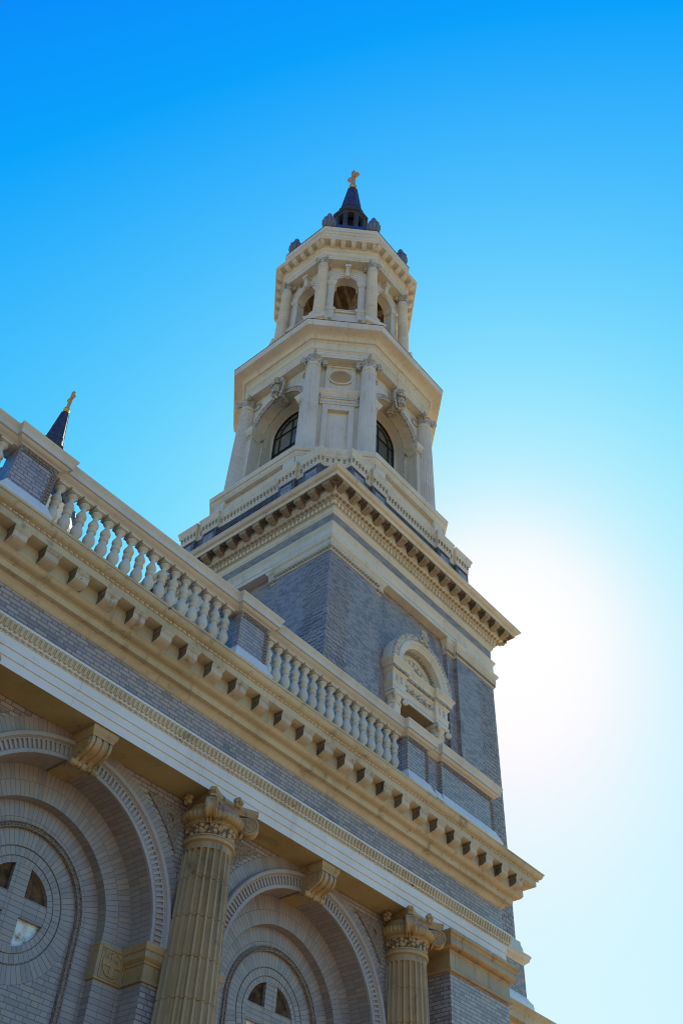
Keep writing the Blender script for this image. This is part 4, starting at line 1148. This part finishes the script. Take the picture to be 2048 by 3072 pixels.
def upper_column():
    mb = MB(); rows = []
    n = 24; zz0, zz1, N = 41.02, 45.60, 270
    prof = [(.30-.05*((zz1-zz0)*i/N/4.6)**1.2, zz0+(zz1-zz0)*i/N) for i in range(N+1)]
    mb.lathe(prof, n, rf=lambda r, z, a: r-.045*(.5+.5*sin(2*pi*z/.155+a))**1.5 if 41.1 < z < 45.5 else r)
    mb.lathe([(.25, 45.58), (.285, 45.60), (.29, 45.63), (.275, 45.66), (.245, 45.67), (.245, 45.86)], 24)
    mb.lathe([(.30, 41.03), (.335, 40.99), (.35, 40.94), (.33, 40.89), (.36, 40.85), (.40, 40.79), (.385, 40.72), (.40, 40.66), (.41, 40.56), (.40, 40.44), (0, 40.43)], 24)
    for i in range(7):                           # scalloped skirt under the base
        a = -pi/2+(i-3)*.42; mb.ellipsoid((.42*cos(a), .42*sin(a), 40.62), (.10, .10, .10), 7, 5)
    mb.box(-.40, .40, -.40, .40, 39.6, 40.14)
    mb.ring([(-.40, -.40), (.40, -.40), (.40, .40), (-.40, .40)], [(0, 40.10), (.03, 40.13), (.10, 40.16), (.12, 40.20), (.12, 40.28), (.15, 40.36), (.15, 40.43), (-.1, 40.46)], cap1=True)
    for sg in (-1, 1):                           # little gabled blocks either side
        g = MB(); g.prism([(-.18, 40.40), (.18, 40.40), (.0, 40.72)], 0, .30); g.v = [((x+.42)*sg, y-.02, z) for x, y, z in g.v]; mb.add(g)
    c = part('upper_column', mb, M['tower_cream'], tower, 50, local=True)
    cb = MB(); col_cap(cb, 45.84, 46.32, .245, .46); cb.rot(0); part('capital', cb, M['tower_carved'], c, 40, local=True)
    return c
uc = upper_column(); first = True; RC = 3.29
for q in range(8):
    a = pi/8+q*pi/4; loc = (RC*cos(a), RC*sin(a), 0)
    if first: uc.location = loc; uc.rotation_euler = (0, 0, a+pi/2); first = False
    else: inst(uc, tower, loc, a+pi/2)

# upper entablature, bracketed cornice and attic crown
mb = MB(); mb.ring(UO, [(0, 46.32), (.48, 46.32), (.48, 46.45), (.495, 46.455), (.495, 46.58), (.51, 46.585), (.54, 46.63), (.55, 46.64), (.55, 46.67), (.50, 46.68), (.50, 46.98), (.52, 47.0), (.56, 47.06), (.575, 47.07), (.58, 47.16), (.60, 47.18), (.62, 47.24), (.63, 47.25), (.63, 47.48), (1.0, 47.485), (1.005, 47.60), (1.03, 47.62), (1.055, 47.66), (1.06, 47.70), (.46, 47.86), (.46, 48.80), (.48, 48.82), (.50, 48.95), (.53, 48.97), (.56, 49.06), (.57, 49.10), (.62, 49.14), (.63, 49.36), (.65, 49.40), (.65, 49.48)])
ue = part('upper_entablature', mb, M['tower_cream'], tower)
def ubr():
    b = MB(); b.prism([(-.6, 47.20), (-.68, 47.20), (-.80, 47.24), (-.90, 47.30), (-.93, 47.33), (-.93, 47.46), (-.6, 47.46)], -.115, .115); b.prism([(-.6, 47.44), (-.97, 47.44), (-.98, 47.486), (-.6, 47.486)], -.13, .13); return b
ub0 = part('modillion', ubr(), M['tower_cream'], ue, local=True); first = True
hl = (UW+.80)*(sqrt(2)-1)
for q in range(8):
    ca, sa = cos(q*pi/4), sin(q*pi/4)
    for i in range(6):
        x = -hl+2*hl*i/5*.925+.02
        loc = Vector((x*ca+UW*sa, x*sa-UW*ca, 0))
        if first: ub0.location = loc; first = False
        else: inst(ub0, ue, loc, q*pi/4)
mb = MB(); mb.ring(UO, [(.652, 49.47), (.665, 49.475), (.665, 49.53), (.2, 49.6)]); part('gutter', mb, M['gutter'], ue)
# lead dome, lantern and spire
mb = MB(); mb.ring(octo(3.0, 3.0), [(.2, 49.55), (0, 50.3), (-.4, 51.4), (-1.0, 52.4), (-1.7, 53.2), (-2.05, 53.5), (-2.05, 54.3), (-2.0, 54.32), (-1.98, 54.42), (-2.3, 54.45)])
dome = part('dome', mb, M['lead'], tower)
def urn():
    b = MB()
    b.lathe([(.26, 49.5), (.26, 49.9), (.20, 50.0), (.16, 50.1), (.22, 50.22)], 16)
    n = 9
    b.lathe([(.20, 50.2), (.34, 50.35), (.40, 50.62), (.385, 50.88), (.30, 50.98), (.24, 51.0)], n*6, rf=lambda r, z, a: r*(.84+.16*abs(sin(a*n/2))**.7))
    for i in range(n):
        a = i*2*pi/n+pi/n; b.ellipsoid((.30*cos(a), .30*sin(a), 50.96), (.105, .105, .08), 8, 6)
    b.lathe([(.36, 50.98), (.33, 51.12), (.24, 51.24), (.17, 51.28)], n*6, rf=lambda r, z, a: r*(.88+.12*abs(sin(a*n/2+.8))**.7))
    b.lathe([(.17, 51.26), (.205, 51.34), (.20, 51.46), (.15, 51.54), (.155, 51.58), (.15, 51.70), (.11, 51.82), (0, 51.90)], 16)
    return b
u0 = part('urn_finial', urn(), M['lead_grey'], tower, local=True); first = True; RU = 3.2
for q in range(8):
    a = pi/8+q*pi/4; loc = (RU*cos(a), RU*sin(a), -.12)
    if first: u0.location = loc; first = False
    else: inst(u0, tower, loc, a)
mb = MB(); mb.ring(octo(.42, .42), [(0, 54.3), (0, 56.6)]); lan = part('lantern_core', mb, M['black'], tower)
lc = MB(); lc.lathe([(.19, 54.42), (.19, 54.5), (.15, 54.56), (.148, 55.5), (.155, 55.51), (.155, 55.54), (.146, 55.55), (.14, 56.30), (.17, 56.32), (.17, 56.36), (.14, 56.38), (.20, 56.5), (.20, 56.56)], 18)
l0 = part('lantern_column', lc, M['lead'], tower, local=True); first = True
for q in range(8):
    a = pi/8+q*pi/4; loc = (.815*cos(a), .815*sin(a), 0)
    if first: l0.location = loc; first = False
    else: inst(l0, tower, loc, a)
mb = MB(); mb.ring(octo(.60, .60), [(0, 56.45), (.32, 56.48), (.33, 56.56), (.36, 56.60), (.36, 56.66), (.44, 56.70), (.46, 56.76), (.475, 56.80), (.475, 56.89), (.44, 56.92), (.30, 57.05), (.20, 57.25), (.14, 57.55), (.12, 57.85), (.12, 57.9), (.15, 57.92), (.15, 58.02), (.06, 58.08), (.06, 58.2), (.03, 58.25), (-.33, 61.45), (-.40, 61.52)], cap1=True)
for q in range(8):
    a = pi/8+q*pi/4; k0 = 1/cos(pi/8)
    mb.tube([((.63*k0)*cos(a), (.63*k0)*sin(a), 58.25), ((.275*k0)*cos(a), (.275*k0)*sin(a), 61.45)], .022, 5)
for z, a_ in ((59.3, .515), (60.4, .392)):
    mb.ring(octo(a_, a_), [(-.05, z-.02), (.008, z-.02), (.006, z+.02), (-.05, z+.02)])
sp_ = part('spire', mb, M['lead'], tower)
mb = MB(); mb.lathe([(.13, 61.5), (.12, 61.6), (.16, 61.66), (.24, 61.78), (.265, 61.9), (.24, 62.02), (.16, 62.12), (.10, 62.16), (.0, 62.16)], 24); part('ball', mb, M['gilt'], tower)
mb = MB(); t_ = .105
mb.box(-t_, t_, -t_, t_, 62.12, 64.2); mb.box(-t_+.006, t_-.006, -.43, -t_, 63.30, 63.55); mb.box(-t_+.006, t_-.006, t_, .43, 63.30, 63.55)
for c in ((0, 0, 64.2), ):
    mb.ring([(-t_, -t_), (t_, -t_), (t_, t_), (-t_, t_)], [(0, 64.2), (.02, 64.22), (.0, 64.30)], cap1=True)
part('cross', mb, M['gilt'], tower)

# aedicule window in the middle of every face of the shaft
M['dark_void'] = M['black']
def aedicule(q):
    P_ = []
    mb = MB(); fy = -h+.24; fw = -h+.27        # front plane of the columns, wall plane
    FP = -h-.24                                # front plane of the entablature blocks
    z0 = 18.97                                 # underside of the lintel
    # entablature: centre set back, blocks over the columns forward
    def ent(x0, x1, yfront):
        prof = [(-.05, z0), (0, z0), (0, z0+.12), (.015, z0+.125), (.015, z0+.27), (.03, z0+.29), (.045, z0+.33), (.0, z0+.335), (.0, z0+.66), (.03, z0+.68), (.05, z0+.72), (.06, z0+.74), (.06, z0+.82), (.12, z0+.84), (.125, z0+.95), (.145, z0+.97), (.17, z0+1.03), (.20, z0+1.06), (.20, z0+1.12), (-.1, z0+1.14)]
        mb.ring(rect(x0, x1, yfront, fw+.1), prof, cap0=True, cap1=True)
    ent(-1.42, -.80, FP+.18); ent(.80, 1.42, FP+.18)
    ent(-.81, .81, FP+.29)
    mb.rot(q*pi/2); root = part('window_surround', mb, M['tower_cream'], tower)
    d = MB()
    for sg in (-1, 1):
        for i in range(11): 
            x = sg*1.11-.36+.066*i; d.box(x, x+.04, FP+.18-.118, FP+.18-.06, z0+.755, z0+.815)
    for i in range(34):
        x = -.74+1.48*i/33; d.box(x-.014, x+.014, FP+.29-.118, FP+.29-.06, z0+.755, z0+.815)
    for sg in (-1, 1):                           # dice pattern on the blocks
        for ix in (-1, 1):
            for iz in range(3): d.ellipsoid((sg*1.11+ix*.11, FP+.178, z0+.40+.095*iz), (.075, .02, .04), 6, 4)
    for i in range(5):                           # cherub heads and swags along the lintel
        x = -.64+.32*i
        d.ellipsoid((x, FP+.25, z0+.50), (.07, .06, .085), 8, 6)
        for sg in (-1, 1): d.ellipsoid((x+sg*.09, FP+.275, z0+.52), (.06, .025, .045), 6, 4)
        if i < 4:
            for j in range(5): d.ellipsoid((x+.05+.055*j, FP+.275, z0+.42-.03*sin(pi*j/4)), (.035, .03, .035), 6, 4)
    d.rot(q*pi/2); part('carving', d, M['tower_carved'], root)
    # arch: outer leaf crest, moulded ring, deep tympanum with dentils and shell
    a = MB(); zc = z0+1.12; F = -h-.22
    a.arc([(1.52, fw+.02), (1.52, F+.05), (1.50, F+.02), (1.36, F+.02), (1.355, F+.06), (1.31, F+.065), (1.30, F+.0), (1.24, F-.02), (1.20, F-.0), (1.17, F+.05), (1.12, F+.06), (1.10, F+.085), (1.04, F+.09), (1.04, F+.40), (.98, F+.405), (.93, F+.38), (.91, F+.41), (.86, F+.42), (.84, F+.39), (.80, F+.39), (.78, F+.43), (.0, F+.435)], 0, zc, n=48)
    a.rot(q*pi/2); part('arch', a, M['tower_cream'], root)
    c = MB(); k = 34
    for i in range(k):
        t = pi*(i+.5)/k
        c.ellipsoid((1.49*cos(t), F+.05, zc+1.49*sin(t)), (.08, .06, .08), 7, 5); c.ellipsoid((1.42*cos(t), F+.02, zc+1.42*sin(t)), (.055, .03, .055), 6, 4)
    for i in range(40):
        t = pi*(i+.5)/40
        b = MB(); b.box(.94, 1.03, F+.29, F+.40, -.02, .02); b.v = [(x*cos(t)-z*sin(t), y, zc+x*sin(t)+z*cos(t)) for x, y, z in b.v]; c.add(b)
    for i in range(17):                          # wreath and shell in the tympanum
        t = pi*i/16; c.ellipsoid((.50*cos(t), F+.415, zc+.08+.50*sin(t)), (.06, .035, .06), 7, 5)
    for i in range(9):
        t = pi*(i+.5)/9; c.tube([(.60*cos(t), F+.42, zc+.06+.60*sin(t)), (.74*cos(t), F+.42, zc+.06+.74*sin(t))], [.02, .035], 5)
    for i in range(11):                          # shell finial on the crown
        t = pi*(i-1.5)/8; c.tube([(0, F+.04, zc+1.58), (.20*cos(t), F-.04, zc+1.68+.20*sin(t))], [.02, .048], 6)
    c.ellipsoid((0, F-.03, zc+1.52), (.11, .08, .12), 8, 6)
    for sg in (-1, 1): c.tube([(sg*.05, F-.02, zc+1.46), (sg*.20, F-.02, zc+1.38), (sg*.26, F-.02, zc+1.50)], [.06, .05, .03], 6)
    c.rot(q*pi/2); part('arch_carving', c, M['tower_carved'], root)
    # twisted columns on both sides
    for sg in (-1, 1):
        s_ = MB(); cxx, cyy = sg*1.11, -h+.16
        s_.lathe([(.235-.02*i/60, 15.0+3.58*i/60) for i in range(61)], 40, (cxx, cyy, 0), rf=lambda r, z, a: r-.038*(.5+.5*sin(5*a-z*8.0))**.8)
        s_.box(cxx-.30, cxx+.30, cyy-.30, cyy+.30, 14.55, 14.85); s_.lathe([(.31, 14.85), (.32, 14.9), (.26, 14.95), (.28, 14.98), (.235, 15.02)], 20, (cxx, cyy, 0))
        s_.lathe([(.215, 18.56), (.24, 18.58), (.24, 18.62), (.215, 18.64), (.215, 18.74), (.26, 18.82)], 20, (cxx, cyy, 0))
        s_.ring(rect(cxx-.25, cxx+.25, cyy-.25, cyy+.25), [(-.02, 18.83), (.03, 18.86), (.04, 18.96), (-.02, 18.972)])
        for sx in (-1, 1):
            for sy in (-1, 1):
                b = MB(); b.lathe([(.08, -.05), (.10, -.03), (.10, .03), (.08, .05)], 14); b.v = [(cxx+sx*.26+(x*.7-z*.7*sx*sy), cyy+sy*.26+(x*.7*sx*sy+z*.7), 18.74+y) for x, y, z in b.v]; s_.add(b)
        s_.rot(q*pi/2); part('twisted_column', s_, M['tower_cream'], root)
    # dark opening
    v = MB(); v.box(-1.0, 1.0, fw+.55, fw+.6, 14.6, 19.42)
    v.rot(q*pi/2); part('opening', v, M['black'], root)
    r = MB(); r.poly([(-1.02, fw, 14.6), (-1.02, fw+.6, 14.6), (-1.02, fw+.6, 19.42), (-1.02, fw, 19.42)]); r.poly([(1.02, fw, 14.6), (1.02, fw+.6, 14.6), (1.02, fw+.6, 19.42), (1.02, fw, 19.42)])
    r.rot(q*pi/2); part('reveal', r, M['brick_tower'], root)
    l_ = MB(); l_.box(-1.02, 1.02, FP+.32, fw+.55, z0-.0, z0+.1); l_.rot(q*pi/2); part('lintel_soffit', l_, M['tower_tan'], root)
for q in range(4): aedicule(q)

# ------------------------------------------------------------------ twin tower beyond: a copy of every part and sub-part
def copy_tree(o, parent=None):
    c = o.copy(); COL.objects.link(c); c.parent = parent
    for ch in list(o.children): copy_tree(ch, c)
    return c
twin = copy_tree(tower)
tower.location = (TX, TY, 0)
twin.location = (TX, TY+29.6, 0)
tower['group'] = twin['group'] = 'matching bell towers of the church'
twin['label'] = 'far twin tower with only its blue spire and gilded cross showing above the balustrade'
